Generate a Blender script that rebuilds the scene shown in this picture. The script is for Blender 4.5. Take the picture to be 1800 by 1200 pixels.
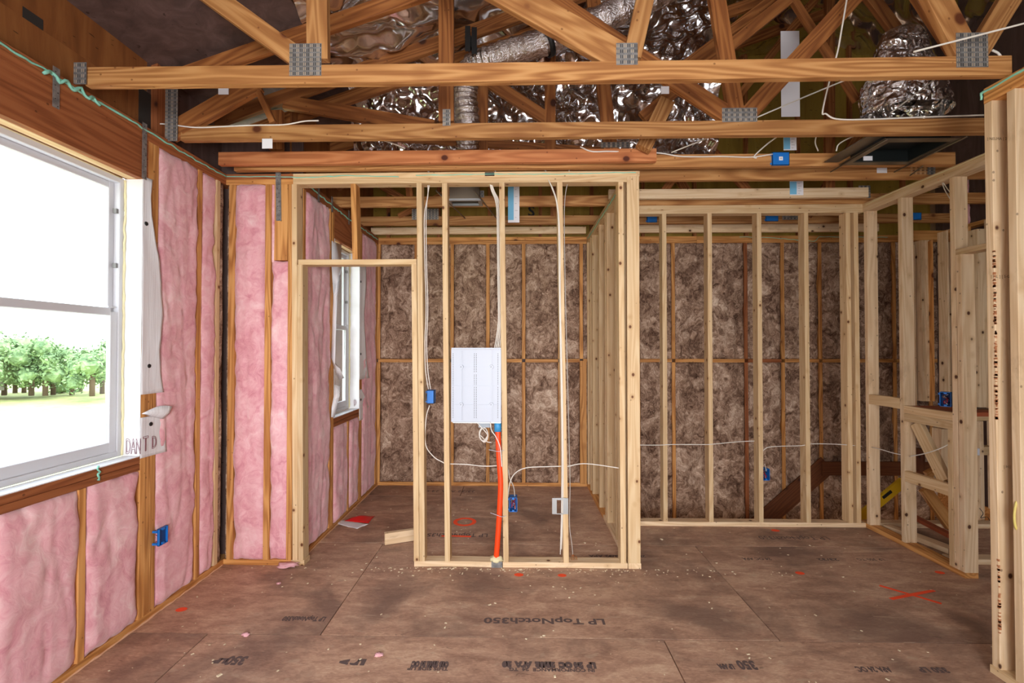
import bpy, bmesh, math, random
from mathutils import Vector, Matrix, noise
random.seed(7)
R = random.random
def U(a, b): return random.uniform(a, b)
S = bpy.context.scene
COL = S.collection
for o in list(bpy.data.objects): bpy.data.objects.remove(o)

# ------------------------------------------------------------------ camera, world, light, exposure
EYE = 1.538; F = 830.0; YAW = math.radians(1.2); PIT = math.radians(.83)
FW = Vector((-math.sin(YAW)*math.cos(PIT), math.cos(YAW)*math.cos(PIT), math.sin(PIT)))
RT = Vector((math.cos(YAW), math.sin(YAW), 0)); UP = RT.cross(FW)
CX, CY = 892.6, 600.0
cd = bpy.data.cameras.new('camera'); cam = bpy.data.objects.new('camera', cd); COL.objects.link(cam)
cd.sensor_width = 36; cd.lens = F/1800*36; cd.shift_x = (900-CX)/1800; cd.clip_start = .02; cd.clip_end = 500
M = Matrix((RT, UP, -FW)).transposed().to_4x4(); M.translation = Vector((0, 0, EYE)); cam.matrix_world = M
S.camera = cam

W = bpy.data.worlds.new('world'); S.world = W; W.use_nodes = True
wn = W.node_tree.nodes; wl = W.node_tree.links
bg = wn['Background']; bg.inputs['Strength'].default_value = 6.2
tc = wn.new('ShaderNodeTexCoord'); sx = wn.new('ShaderNodeSeparateXYZ'); cr = wn.new('ShaderNodeValToRGB')
wl.new(tc.outputs['Generated'], sx.inputs[0]); wl.new(sx.outputs['Z'], cr.inputs[0]); wl.new(cr.outputs[0], bg.inputs['Color'])
cr.color_ramp.elements[0].color = (.93, .96, 1, 1); cr.color_ramp.elements[1].color = (.78, .88, 1, 1)

def lamp(name, typ, loc, energy, size=.1, color=(1, 1, 1), rot=None, target=None, size_y=None):
    l = bpy.data.lights.new(name, typ); l.energy = energy; l.color = color
    if typ == 'AREA':
        l.size = size
        if size_y: l.shape = 'RECTANGLE'; l.size_y = size_y
    elif typ == 'SUN': l.angle = size
    else: l.shadow_soft_size = size
    o = bpy.data.objects.new(name, l); COL.objects.link(o); o.location = loc
    if target: o.rotation_euler = (Vector(target)-Vector(loc)).to_track_quat('-Z', 'Y').to_euler()
    return o
lamp('sun', 'SUN', (0, 0, 20), 3.0, .02, (1, .95, .86), target=(-9, 6, 8))
lamp('camera_flash', 'POINT', (.0, -.02, 1.66), 26, .07, (1, .985, .98))
rl = lamp('fill_light', 'AREA', (.1, -1.5, 1.45), 73, 1.6, (1, .985, .99), target=(.0, 4.0, .95), size_y=1.1); rl.data.spread = math.radians(112)  # added soft fill behind the camera, not a lamp of the room
for nm, loc, tg, a, b in (('window_portal', (-2.28, 2.06, 1.71), (0, 2.06, 1.71), 1.1, 1.5), ('closet_portal', (-1.78, 4.38, 1.71), (0, 4.38, 1.71), .62, 1.5)):
    po = lamp(nm, 'AREA', loc, 1, a, target=tg, size_y=b); po.data.cycles.is_portal = True
S.view_settings.view_transform = 'Standard'; S.view_settings.look = 'None'
S.view_settings.exposure = 0.0; S.view_settings.gamma = 1.0; S.view_settings.use_curve_mapping = False

# ------------------------------------------------------------------ measuring: a pixel's ray met with a real plane
def ray(px, py): return FW + RT*((px-CX)/F) - UP*((py-CY)/F)
E0 = Vector((0, 0, EYE))
def PY(px, py, Y): d = ray(px, py); return E0 + d*(Y/d.y)
def PX(px, py, X): d = ray(px, py); return E0 + d*(X/d.x)
def PZ(px, py, Z): d = ray(px, py); return E0 + d*((Z-EYE)/d.z)

# ------------------------------------------------------------------ materials
def srgb(r, g, b):
    f = lambda c: (c/255/12.92) if c/255 <= .04045 else ((c/255+.055)/1.055)**2.4
    return (f(r), f(g), f(b), 1)
class NT:
    def __init__(s, name):
        s.m = bpy.data.materials.new(name); s.m.use_nodes = True
        s.n = s.m.node_tree.nodes; s.l = s.m.node_tree.links
        s.b = s.n['Principled BSDF']
    def new(s, t, **k):
        x = s.n.new('ShaderNode'+t)
        for a, v in k.items(): setattr(x, a, v)
        return x
    def link(s, a, b): s.l.new(a, b)
    def put(s, sock, v):
        if hasattr(v, 'is_output'): s.link(v, sock)
        else: sock.default_value = v
    def mapping(s, scale=(1, 1, 1), rnd=10.0, coord='Object'):
        t = s.new('TexCoord'); mp = s.new('Mapping'); mp.inputs['Scale'].default_value = scale
        s.link(t.outputs[coord], mp.inputs['Vector'])
        if rnd:
            oi = s.new('ObjectInfo'); mm = s.new('Vector' + 'Math', operation='SCALE')
            cb = s.new('CombineXYZ'); s.link(oi.outputs['Random'], cb.inputs[0]); s.link(oi.outputs['Random'], cb.inputs[1]); s.link(oi.outputs['Random'], cb.inputs[2])
            s.link(cb.outputs[0], mm.inputs[0]); mm.inputs['Scale'].default_value = rnd
            ad = s.new('VectorMath', operation='ADD'); s.link(mp.outputs[0], ad.inputs[0]); s.link(mm.outputs[0], ad.inputs[1])
            return ad.outputs[0]
        return mp.outputs[0]
    def noise(s, vec, scale=1, detail=4, rough=.5, dist=0, out='Fac'):
        x = s.new('TexNoise'); s.link(vec, x.inputs['Vector']); x.inputs['Scale'].default_value = scale
        x.inputs['Detail'].default_value = detail; x.inputs['Roughness'].default_value = rough; x.inputs['Distortion'].default_value = dist
        return x.outputs[out]
    def ramp(s, fac, stops, interp='LINEAR'):
        x = s.new('ValToRGB'); s.link(fac, x.inputs[0]); r = x.color_ramp; r.interpolation = interp
        while len(r.elements) < len(stops): r.elements.new(.5)
        for e, (p, c) in zip(r.elements, stops):
            e.position = p; e.color = c if isinstance(c, tuple) else (c, c, c, 1)
        return x.outputs[0]
    def math(s, op, a, b=0.0, c=0.0, clamp=False):
        x = s.new('Math', operation=op); x.use_clamp = clamp
        s.put(x.inputs[0], a); s.put(x.inputs[1], b)
        if op == 'MULTIPLY_ADD': s.put(x.inputs[2], c)
        return x.outputs[0]
    def mix(s, f, a, b, typ='MIX'):
        x = s.new('Mix', data_type='RGBA', blend_type=typ)
        s.put(x.inputs['Factor'], f); s.put(x.inputs['A'] if False else x.inputs[6], a); s.put(x.inputs[7], b)
        return x.outputs[2]
    def bump(s, h, strength=.3, dist=.01):
        x = s.new('Bump'); x.inputs['Strength'].default_value = strength; x.inputs['Distance'].default_value = dist
        s.link(h, x.inputs['Height']); s.link(x.outputs[0], s.b.inputs['Normal']); return x
    def base(s, c, rough=.6, metal=0, spec=None):
        s.put(s.b.inputs['Base Color'], c); s.put(s.b.inputs['Roughness'], rough); s.put(s.b.inputs['Metallic'], metal)
        if spec is not None: s.b.inputs['Specular IOR Level'].default_value = spec
        return s.m

def plain(name, c, rough=.6, metal=0, spec=None): return NT(name).base(c, rough, metal, spec)

def wood(name, light, mid, dark, knot, var=.22, contrast=1.0, knots=5.5, stain=None):
    n = NT(name)
    v = n.mapping((1, 1, 1), 37)
    def sc(k):
        x = n.new('VectorMath', operation='MULTIPLY'); n.link(v, x.inputs[0]); x.inputs[1].default_value = k; return x.outputs[0]
    # growth rings: contour lines of a long stretched noise
    f = n.noise(sc((.5, 7, 7)), 1, 2, .5)
    r = n.math('SINE', n.math('MULTIPLY', f, 80))
    r = n.math('MULTIPLY_ADD', r, .5, .5)
    fine = n.noise(sc((3, 160, 160)), 1, 3, .6)
    fac = n.math('ADD', n.math('MULTIPLY', r, .55*contrast), n.math('MULTIPLY', fine, .6))
    col = n.ramp(fac, [(.1, light), (.5, mid), (1, dark)])
    big = n.noise(sc((1.2, 3, 3)), 1, 3, .5)
    col = n.mix(n.ramp(big, [(.35, 0.), (.75, .5)]), col, mid)
    # knots
    vo = n.new('TexVoronoi'); vo.feature = 'F1'; n.link(sc((1, 1.25, 1.25)), vo.inputs['Vector']); vo.inputs['Scale'].default_value = knots
    k = n.ramp(vo.outputs['Distance'], [(.07, 1.), (.11, 0.)])
    halo = n.ramp(vo.outputs['Distance'], [(.09, .7), (.24, 0.)])
    col = n.mix(halo, col, dark); col = n.mix(k, col, knot)
    v2 = n.new('TexVoronoi'); n.link(sc((1, 1.2, 1.2)), v2.inputs['Vector']); v2.inputs['Scale'].default_value = 13
    col = n.mix(n.ramp(v2.outputs['Distance'], [(.06, .6), (.095, 0.)]), col, knot)
    if stain:
        st = n.noise(sc((4, 9, 9)), 1, 5, .65)
        col = n.mix(n.ramp(st, [(.58, 0.), (.72, .55)]), col, stain)
    oi = n.new('ObjectInfo')
    hs = n.new('HueSaturation'); n.link(col, hs.inputs['Color'])
    n.link(n.math('MULTIPLY_ADD', oi.outputs['Random'], var, 1-var*.55), hs.inputs['Value'])
    n.bump(fac, .12, .002)
    return n.base(hs.outputs[0], .62, 0, .3)

PALE = wood('pale_spruce', srgb(228, 203, 163), srgb(216, 184, 140), srgb(194, 154, 108), srgb(108, 64, 36), var=.2, knots=7.5, contrast=.75)
PALE2 = wood('stained_pale_spruce', srgb(240, 216, 182), srgb(229, 199, 160), srgb(204, 167, 124), srgb(84, 50, 34), var=.2, knots=6.5, contrast=.75, stain=srgb(176, 142, 108))
PINE = wood('southern_pine', srgb(226, 172, 108), srgb(208, 148, 84), srgb(164, 104, 52), srgb(88, 42, 20), contrast=1.1, knots=3.6)
RED = wood('reddish_pine', srgb(172, 108, 66), srgb(156, 92, 54), srgb(118, 64, 34), srgb(56, 26, 14), contrast=.9, knots=3.4)
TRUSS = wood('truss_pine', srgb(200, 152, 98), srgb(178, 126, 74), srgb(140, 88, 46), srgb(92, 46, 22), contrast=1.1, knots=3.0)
TRUSS_SHADE = wood('shaded_truss_pine', srgb(176, 118, 66), srgb(152, 94, 48), srgb(112, 62, 28), srgb(60, 28, 14), contrast=1.1, knots=3.0)  # truss pine made darker and redder, attic shade painted into its colour
BEAM = wood('reddish_beam', srgb(204, 140, 92), srgb(188, 118, 72), srgb(150, 84, 48), srgb(80, 36, 20), contrast=.9, knots=4)
BROWNBOARD = wood('dark_trim_board', srgb(120, 72, 42), srgb(104, 60, 34), srgb(84, 46, 26), srgb(60, 32, 20))

def batt_mat(name, stops, sc=1.0, fiber=.5, bump=.6, soft=.0):
    n = NT(name); v = n.mapping((1, 1, 1), 23)
    w = n.noise(v, 5*sc, 3, .6, 0, 'Color')
    vm = n.new('VectorMath', operation='MULTIPLY_ADD'); n.link(w, vm.inputs[0]); vm.inputs[1].default_value = (.35/sc,)*3; n.link(v, vm.inputs[2])
    a = n.noise(vm.outputs[0], 9*sc, 6, .62, .6)
    st = n.new('VectorMath', operation='MULTIPLY'); n.link(vm.outputs[0], st.inputs[0]); st.inputs[1].default_value = (1, 1, .35)
    b = n.noise(st.outputs[0], 42*sc, 4, .7, 1.6)
    f = n.math('ADD', n.math('MULTIPLY', a, 1-fiber), n.math('MULTIPLY', b, fiber))
    col = n.ramp(f, stops)
    n.bump(f, bump, .02)
    n.b.inputs['Sheen Weight'].default_value = soft
    return n.base(col, .95, 0, .1)
PINK = batt_mat('pink_fibreglass', [(.3, srgb(202, 126, 138)), (.45, srgb(226, 164, 172)), (.56, srgb(236, 186, 190)), (.72, srgb(246, 216, 214))], .6, .28, .22, .3)
BROWN = batt_mat('brown_fibreglass', [(.36, srgb(72, 50, 40)), (.46, srgb(134, 106, 88)), (.54, srgb(182, 152, 130)), (.66, srgb(234, 212, 190))], .62, .45, .8)

def foil_mat():
    n = NT('foil'); v = n.mapping((1, 1, 1), 9)
    w = n.noise(v, 4, 3, .6, 0, 'Color')
    vm = n.new('VectorMath', operation='MULTIPLY_ADD'); n.link(w, vm.inputs[0]); vm.inputs[1].default_value = (.3,)*3; n.link(v, vm.inputs[2])
    vo = n.new('TexVoronoi'); vo.feature = 'DISTANCE_TO_EDGE'; n.link(vm.outputs[0], vo.inputs['Vector']); vo.inputs['Scale'].default_value = 7
    vo2 = n.new('TexVoronoi'); n.link(vm.outputs[0], vo2.inputs['Vector']); vo2.inputs['Scale'].default_value = 16
    h = n.math('ADD', vo.outputs[0], n.math('MULTIPLY', vo2.outputs['Distance'], .35))
    h = n.math('ADD', h, n.math('MULTIPLY', n.noise(v, 3, 4, .5), .9))
    n.bump(h, .8, .05)
    return n.base(srgb(226, 222, 220), .2, 1)
FOIL = foil_mat()
FOILB = plain('blanket_foil', srgb(226, 224, 224), .16, 1)
def duct_mat():
    n = NT('foil_duct'); v = n.mapping((1, 1, 1), 5)
    h = n.noise(v, 60, 3, .7); h2 = n.noise(v, 14, 3, .6, 1)
    n.bump(n.math('ADD', h, h2), .8, .012)
    return n.base(srgb(206, 198, 194), .15, 1)
DUCT = duct_mat()
def floor_mat():
    n = NT('subfloor_board'); v = n.mapping((1, 1, 1), 13)
    st = n.new('VectorMath', operation='MULTIPLY'); n.link(v, st.inputs[0]); st.inputs[1].default_value = (1, 2.8, 1)
    a = n.noise(st.outputs[0], 3.2, 6, .62, .8)
    b = n.noise(st.outputs[0], 26, 5, .7, 1.2)
    f = n.math('ADD', n.math('MULTIPLY', a, .55), n.math('MULTIPLY', b, .45))
    col = n.ramp(f, [(.3, srgb(132, 98, 80)), (.45, srgb(174, 136, 114)), (.55, srgb(198, 160, 134)), (.68, srgb(222, 194, 166))])
    s1 = n.noise(v, 1.7, 5, .6, .3)
    col = n.mix(n.ramp(s1, [(.48, 0.), (.64, .7)]), col, srgb(112, 88, 78))
    chip = n.noise(st.outputs[0], 9, 2, .5, .4)
    col = n.mix(n.ramp(chip, [(.66, 0.), (.7, .5)]), col, srgb(186, 160, 136))
    dk = n.noise(st.outputs[0], 12, 3, .6, .8)
    col = n.mix(n.ramp(dk, [(.68, 0.), (.74, .5)]), col, srgb(66, 46, 38))
    n.bump(b, .25, .002)
    return n.base(col, .55, 0, .35)
FLOORM = floor_mat()
def ply_mat(name, c1, c2, c3):
    n = NT(name); v = n.mapping((1, 1, 1), 3)
    st = n.new('VectorMath', operation='MULTIPLY'); n.link(v, st.inputs[0]); st.inputs[1].default_value = (6, 6, .8)
    a = n.noise(st.outputs[0], 1.4, 5, .6, 1.0)
    col = n.ramp(a, [(.3, c1), (.5, c2), (.7, c3)])
    sp = n.new('VectorMath', operation='MULTIPLY'); n.link(v, sp.inputs[0]); sp.inputs[1].default_value = (14, 14, 60)
    d = n.noise(sp.outputs[0], 1, 2, .5)
    col = n.mix(n.ramp(d, [(.70, 0.), (.74, .7)]), col, srgb(30, 14, 8))
    return n.base(col, .6, 0, .3)
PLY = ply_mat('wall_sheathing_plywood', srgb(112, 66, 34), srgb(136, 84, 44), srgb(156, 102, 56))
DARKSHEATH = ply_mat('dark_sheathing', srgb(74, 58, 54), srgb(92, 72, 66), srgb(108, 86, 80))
YELLOW = ply_mat('yellow_sheathing', srgb(130, 102, 34), srgb(144, 116, 42), srgb(156, 128, 52))
def plate_mat():
    n = NT('nail_plate_steel'); v = n.mapping((1, 1, 1), 0)
    a = n.noise(v, 40, 2, .5)
    return n.base(n.ramp(a, [(.3, srgb(110, 108, 108)), (.7, srgb(150, 148, 146))]), .5, .35)
STEEL = plate_mat()
STEELDARK = plain('plate_tooth_slot', srgb(48, 44, 40), .8)
TOOTH = plain('plate_tooth_glint', srgb(200, 180, 150), .4, .4)
GALV = plain('galvanised_metal', srgb(170, 172, 172), .35, .8)
VINYL = plain('white_vinyl', srgb(206, 206, 210), .4)
def wrap_mat():
    n = NT('house_wrap'); v = n.mapping((1, 1, 1), 0)
    st = n.new('VectorMath', operation='MULTIPLY'); n.link(v, st.inputs[0]); st.inputs[1].default_value = (1, 240, 2)
    a = n.noise(st.outputs[0], 1, 3, .6, .5)
    n.bump(a, .5, .004)
    m = n.base(n.ramp(a, [(.3, srgb(214, 212, 214)), (.6, srgb(240, 240, 243))]), .55)
    return m
WRAP = wrap_mat()
WHITE = plain('white_plastic', srgb(188, 194, 206), .45)
PAPER = plain('white_paper', srgb(232, 230, 234), .8)
PAPERGREY = plain('grey_paper', srgb(190, 186, 184), .8)
SKYBLUE = plain('light_blue_print', srgb(118, 186, 222), .7)
BLUE = plain('blue_plastic', srgb(24, 112, 196), .45)
BLUED = plain('deep_blue_plastic', srgb(14, 62, 122), .6)
ORANGE = plain('orange_conduit_plastic', srgb(244, 72, 18), .45)
OPAINT = plain('orange_marking_paint', srgb(255, 84, 40), .75)
CABLE = plain('white_cable', srgb(228, 222, 212), .5)
CABLEG = plain('grey_cable', srgb(186, 178, 168), .5)  # greyer, slightly darker variant of the white cable colour
YCABLE = plain('yellow_cable', srgb(214, 196, 110), .5)
TEAL = plain('teal_sealant', srgb(142, 212, 190), .55)
CREAM = plain('cream_foam', srgb(232, 222, 178), .9)
OFOAM = plain('orange_foam', srgb(242, 150, 104), .9)
BLACK = plain('black_rubber', srgb(24, 23, 23), .6)
INK = plain('dark_ink', srgb(98, 80, 76), .8)
INKS = plain('stamp_ink', srgb(128, 104, 78), .8)
REDINK = plain('red_ink', srgb(130, 70, 84), .8)
REDP = plain('red_plastic_sheet', srgb(206, 24, 22), .35)
REDW = plain('red_wire', srgb(190, 30, 30), .5)
COPPER = plain('copper_wire', srgb(190, 120, 70), .4, .6)
LEVELY = plain('yellow_paint', srgb(216, 176, 26), .45)
ORED = plain('red_brown_board', srgb(158, 78, 44), .7)
BARK = plain('bark', srgb(178, 116, 76), .9)
PINKTUFT = plain('pink_tuft', srgb(222, 168, 172), .95)
CHIP = plain('wood_chip', srgb(222, 204, 172), .85)
REGD = plain('dark_duct_liner', srgb(16, 22, 22), .5)
REGT = plain('register_trim', srgb(120, 108, 92), .3, .7)
DRYW = plain('rear_room_panel', srgb(150, 122, 96), .9)
def glass_mat():
    n = NT('window_glass'); n.n.remove(n.b)
    t = n.new('BsdfTransparent'); t.inputs[0].default_value = (.93, .96, .96, 1)
    g = n.new('BsdfGlossy'); g.inputs['Roughness'].default_value = .02
    mx = n.new('MixShader'); mx.inputs[0].default_value = .025
    n.link(t.outputs[0], mx.inputs[1]); n.link(g.outputs[0], mx.inputs[2])
    n.link(mx.outputs[0], n.n['Material Output'].inputs['Surface']); return n.m
GLASS = glass_mat()
def leaf_mat(name, a, b):
    n = NT(name); v = n.mapping((1, 1, 1), 50)
    return n.base(n.ramp(n.noise(v, 1.6, 5, .7), [(.35, a), (.65, b)]), .8)
LEAF = leaf_mat('tree_leaves', srgb(84, 112, 74), srgb(150, 176, 122))
GRASS = leaf_mat('field_grass', srgb(150, 158, 98), srgb(190, 190, 128))
TRUNKM = plain('tree_bark', srgb(98, 80, 66), .9)

# ------------------------------------------------------------------ object helpers
WM = {}    # world matrix of each object, by name
def link(o, parent=None, world=None):
    COL.objects.link(o)
    if parent is not None:
        o.parent = parent
        pw = WM.get(parent.name, Matrix.Identity(4))
        if world is not None: o.matrix_basis = pw.inverted() @ world; WM[o.name] = world.copy()
        else: o.matrix_basis = pw.inverted(); WM[o.name] = Matrix.Identity(4)
    elif world is not None: o.matrix_world = world; WM[o.name] = world.copy()
    return o
def thing(name, loc, label, cat=None, group=None, kind=None):
    o = bpy.data.objects.new(name, None); o.empty_display_size = .05; COL.objects.link(o)
    o.location = loc; WM[o.name] = Matrix.Translation(Vector(loc))
    o['label'] = label
    if cat: o['category'] = cat
    if group: o['group'] = group
    if kind: o['kind'] = kind
    return o
def tag(o, label, cat=None, group=None, kind=None):
    o['label'] = label
    if cat: o['category'] = cat
    if group: o['group'] = group
    if kind: o['kind'] = kind
    return o
def mesh_obj(name, verts, faces, mat, parent=None, smooth=False, mats=None, fm=None):
    me = bpy.data.meshes.new(name)
    if parent is None and verts:     # local origin at the middle of the mesh's base
        xs = [v[0] for v in verts]; ys = [v[1] for v in verts]; zs = [v[2] for v in verts]
        c = Vector(((min(xs)+max(xs))/2, (min(ys)+max(ys))/2, min(zs)))
        verts = [Vector(v)-c for v in verts]
    else: c = None
    me.from_pydata([tuple(v) for v in verts], [], faces)
    for m in (mats or [mat]): me.materials.append(m)
    if fm: me.polygons.foreach_set('material_index', fm)
    if smooth: me.polygons.foreach_set('use_smooth', [True]*len(me.polygons))
    me.update()
    o = bpy.data.objects.new(name, me); link(o, parent)
    if c is not None: o.location = c; WM[o.name] = Matrix.Translation(c)
    return o

def board(name, a, b, w, t, mat, parent=None, wd=(0, 0, 1), bow=.0025, ch=.0018, seg=3):
    """a sawn board from a to b: width w along wd, thickness t across; local X runs along the grain"""
    a = Vector(a); b = Vector(b); L = (b-a).length; x = (b-a)/L
    wd = Vector(wd); y = (wd - x*wd.dot(x)).normalized(); z = x.cross(y)
    vs = []; bw = U(-bow, bow); bt = U(-bow, bow)
    hw, ht = w/2, t/2
    prof = [(-hw+ch, -ht), (hw-ch, -ht), (hw, -ht+ch), (hw, ht-ch), (hw-ch, ht), (-hw+ch, ht), (-hw, ht-ch), (-hw, -ht+ch)]
    for i in range(seg+1):
        u = i/seg; s = math.sin(u*math.pi)
        for p, q in prof: vs.append((u*L-L/2, p+bw*s, q+bt*s))
    fs = []
    for i in range(seg):
        for k in range(8):
            k2 = (k+1) % 8
            fs.append((i*8+k, i*8+k2, (i+1)*8+k2, (i+1)*8+k))
    fs.append(tuple(reversed(range(8)))); fs.append(tuple(range(seg*8, seg*8+8)))
    fs = [tuple(reversed(f)) for f in fs]
    me = bpy.data.meshes.new(name); me.from_pydata(vs, [], fs); me.materials.append(mat); me.update()
    o = bpy.data.objects.new(name, me)
    mw = Matrix((x, y, z)).transposed().to_4x4(); mw.translation = (a+b)/2
    link(o, parent, mw)
    return o
def bbox(name, x0, x1, y0, y1, z0, z1, mat, parent=None, **k):
    c = Vector(((x0+x1)/2, (y0+y1)/2, (z0+z1)/2)); d = (x1-x0, y1-y0, z1-z0)
    ax = max(range(3), key=lambda i: d[i]); e = Vector([d[ax]/2 if i == ax else 0 for i in range(3)])
    rest = [i for i in range(3) if i != ax]; wi = rest[0] if d[rest[0]] >= d[rest[1]] else rest[1]; ti = rest[1] if wi == rest[0] else rest[0]
    wd = [0, 0, 0]; wd[wi] = 1
    return board(name, c-e, c+e, d[wi], d[ti], mat, parent, wd, **k)
def boxm(V, Fc, x0, x1, y0, y1, z0, z1):
    i = len(V)
    for z in (z0, z1):
        for (x, y) in ((x0, y0), (x1, y0), (x1, y1), (x0, y1)): V.append((x, y, z))
    Fc += [(i, i+3, i+2, i+1), (i+4, i+5, i+6, i+7), (i, i+1, i+5, i+4), (i+1, i+2, i+6, i+5), (i+2, i+3, i+7, i+6), (i+3, i, i+4, i+7)]
def boxes(name, bl, mat, parent=None):
    V, Fc = [], []
    for b in bl: boxm(V, Fc, *b)
    return mesh_obj(name, V, Fc, mat, parent)
def catmull(pts, n=6):
    P = [Vector(p) for p in pts]; P = [P[0]*2-P[1]] + P + [P[-1]*2-P[-2]]; out = []
    for i in range(1, len(P)-2):
        for k in range(n):
            t = k/n; a, b, c, d = P[i-1], P[i], P[i+1], P[i+2]
            out.append(.5*((2*b)+(c-a)*t+(2*a-5*b+4*c-d)*t*t+(3*b-a-3*c+d)*t**3))
    out.append(P[-2]); return out
def tube_data(pts, r, sides=8, n=6, rad=None, curved=True, off=0):
    P = catmull(pts, n) if curved and len(pts) > 2 else [Vector(p) for p in pts]
    vs, fs = [], []; up = None
    for i, p in enumerate(P):
        t = (P[min(i+1, len(P)-1)]-P[max(i-1, 0)])
        if t.length < 1e-9: t = Vector((0, 0, 1))
        t.normalize()
        if up is None: up = Vector((0, 0, 1)) if abs(t.z) < .9 else Vector((1, 0, 0))
        s = t.cross(up)
        if s.length < 1e-6: s = t.cross(Vector((1, .3, 0)))
        s.normalize(); up = s.cross(t).normalized()
        rr = rad(i/(len(P)-1)) if rad else r
        for k in range(sides):
            a = 2*math.pi*k/sides; vs.append(p+(s*math.cos(a)+up*math.sin(a))*rr)
    for i in range(len(P)-1):
        for k in range(sides):
            k2 = (k+1) % sides; fs.append((off+i*sides+k, off+i*sides+k2, off+(i+1)*sides+k2, off+(i+1)*sides+k))
    fs.append(tuple(off+k for k in reversed(range(sides)))); fs.append(tuple(off+(len(P)-1)*sides+k for k in range(sides)))
    return vs, fs
def tube(name, pts, r, mat, parent=None, sides=8, n=6, rad=None, curved=True):
    vs, fs = tube_data(pts, r, sides, n, rad, curved)
    return mesh_obj(name, vs, fs, mat, parent, True)
def tubes(name, lst, r, mat, parent=None, sides=6, n=5):
    V, Fc = [], []
    for pts in lst:
        v, f = tube_data(pts, r, sides, n, off=len(V)); V += v; Fc += f
    return mesh_obj(name, V, Fc, mat, parent, True)
def blob(name, c, r, mat, parent=None, amp=.3, freq=1.5, sub=3, sq=(1, 1, 1), seed=0):
    bm = bmesh.new(); bmesh.ops.create_icosphere(bm, subdivisions=sub, radius=1)
    vs = []
    for v in bm.verts:
        d = v.co.normalized(); k = 1+amp*noise.noise(d*freq+Vector((seed*7.1, seed*3.3, 1.7)))+amp*.4*noise.noise(d*freq*3+Vector((seed, 9, 2)))
        vs.append(Vector(c)+Vector((d.x*r*sq[0]*k, d.y*r*sq[1]*k, d.z*r*sq[2]*k)))
    fs = [tuple(v.index for v in f.verts) for f in bm.faces]; bm.free()
    return mesh_obj(name, vs, fs, mat, parent, True)
def disc(name, c, nrm, r, mat, parent=None, h=.004, n=14):
    nrm = Vector(nrm).normalized(); a = nrm.orthogonal().normalized(); b = nrm.cross(a); V = []; c = Vector(c)
    for hh in (0, h):
        for k in range(n): t = 2*math.pi*k/n; V.append(c+nrm*hh+(a*math.cos(t)+b*math.sin(t))*r*(1 if hh == 0 else .9))
    fs = [(k, (k+1) % n, n+(k+1) % n, n+k) for k in range(n)]+[tuple(range(n, 2*n)), tuple(reversed(range(n)))]
    return mesh_obj(name, V, fs, mat, parent)
def text(name, body, size, mat, parent, origin, xdir, ydir, extr=.0003, sx=1.0, bold=0.0, outline=False):
    cu = bpy.data.curves.new(name, 'FONT'); cu.body = body; cu.size = size; cu.align_x = 'CENTER'; cu.align_y = 'CENTER'
    cu.extrude = extr; cu.offset = bold; cu.resolution_u = 3
    if outline: cu.fill_mode = 'NONE'; cu.bevel_depth = .0012; cu.bevel_resolution = 0
    tmp = bpy.data.objects.new('tmp', cu); COL.objects.link(tmp)
    bpy.context.view_layer.update()
    me = bpy.data.meshes.new_from_object(tmp.evaluated_get(bpy.context.evaluated_depsgraph_get()))
    bpy.data.objects.remove(tmp); bpy.data.curves.remove(cu)
    me.materials.clear(); me.materials.append(mat); me.name = name
    x = Vector(xdir).normalized(); y = Vector(ydir).normalized(); z = x.cross(y)
    mw = Matrix((x*sx, y, z)).transposed().to_4x4(); mw.translation = Vector(origin)
    o = bpy.data.objects.new(name, me); link(o, parent, mw); return o

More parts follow.
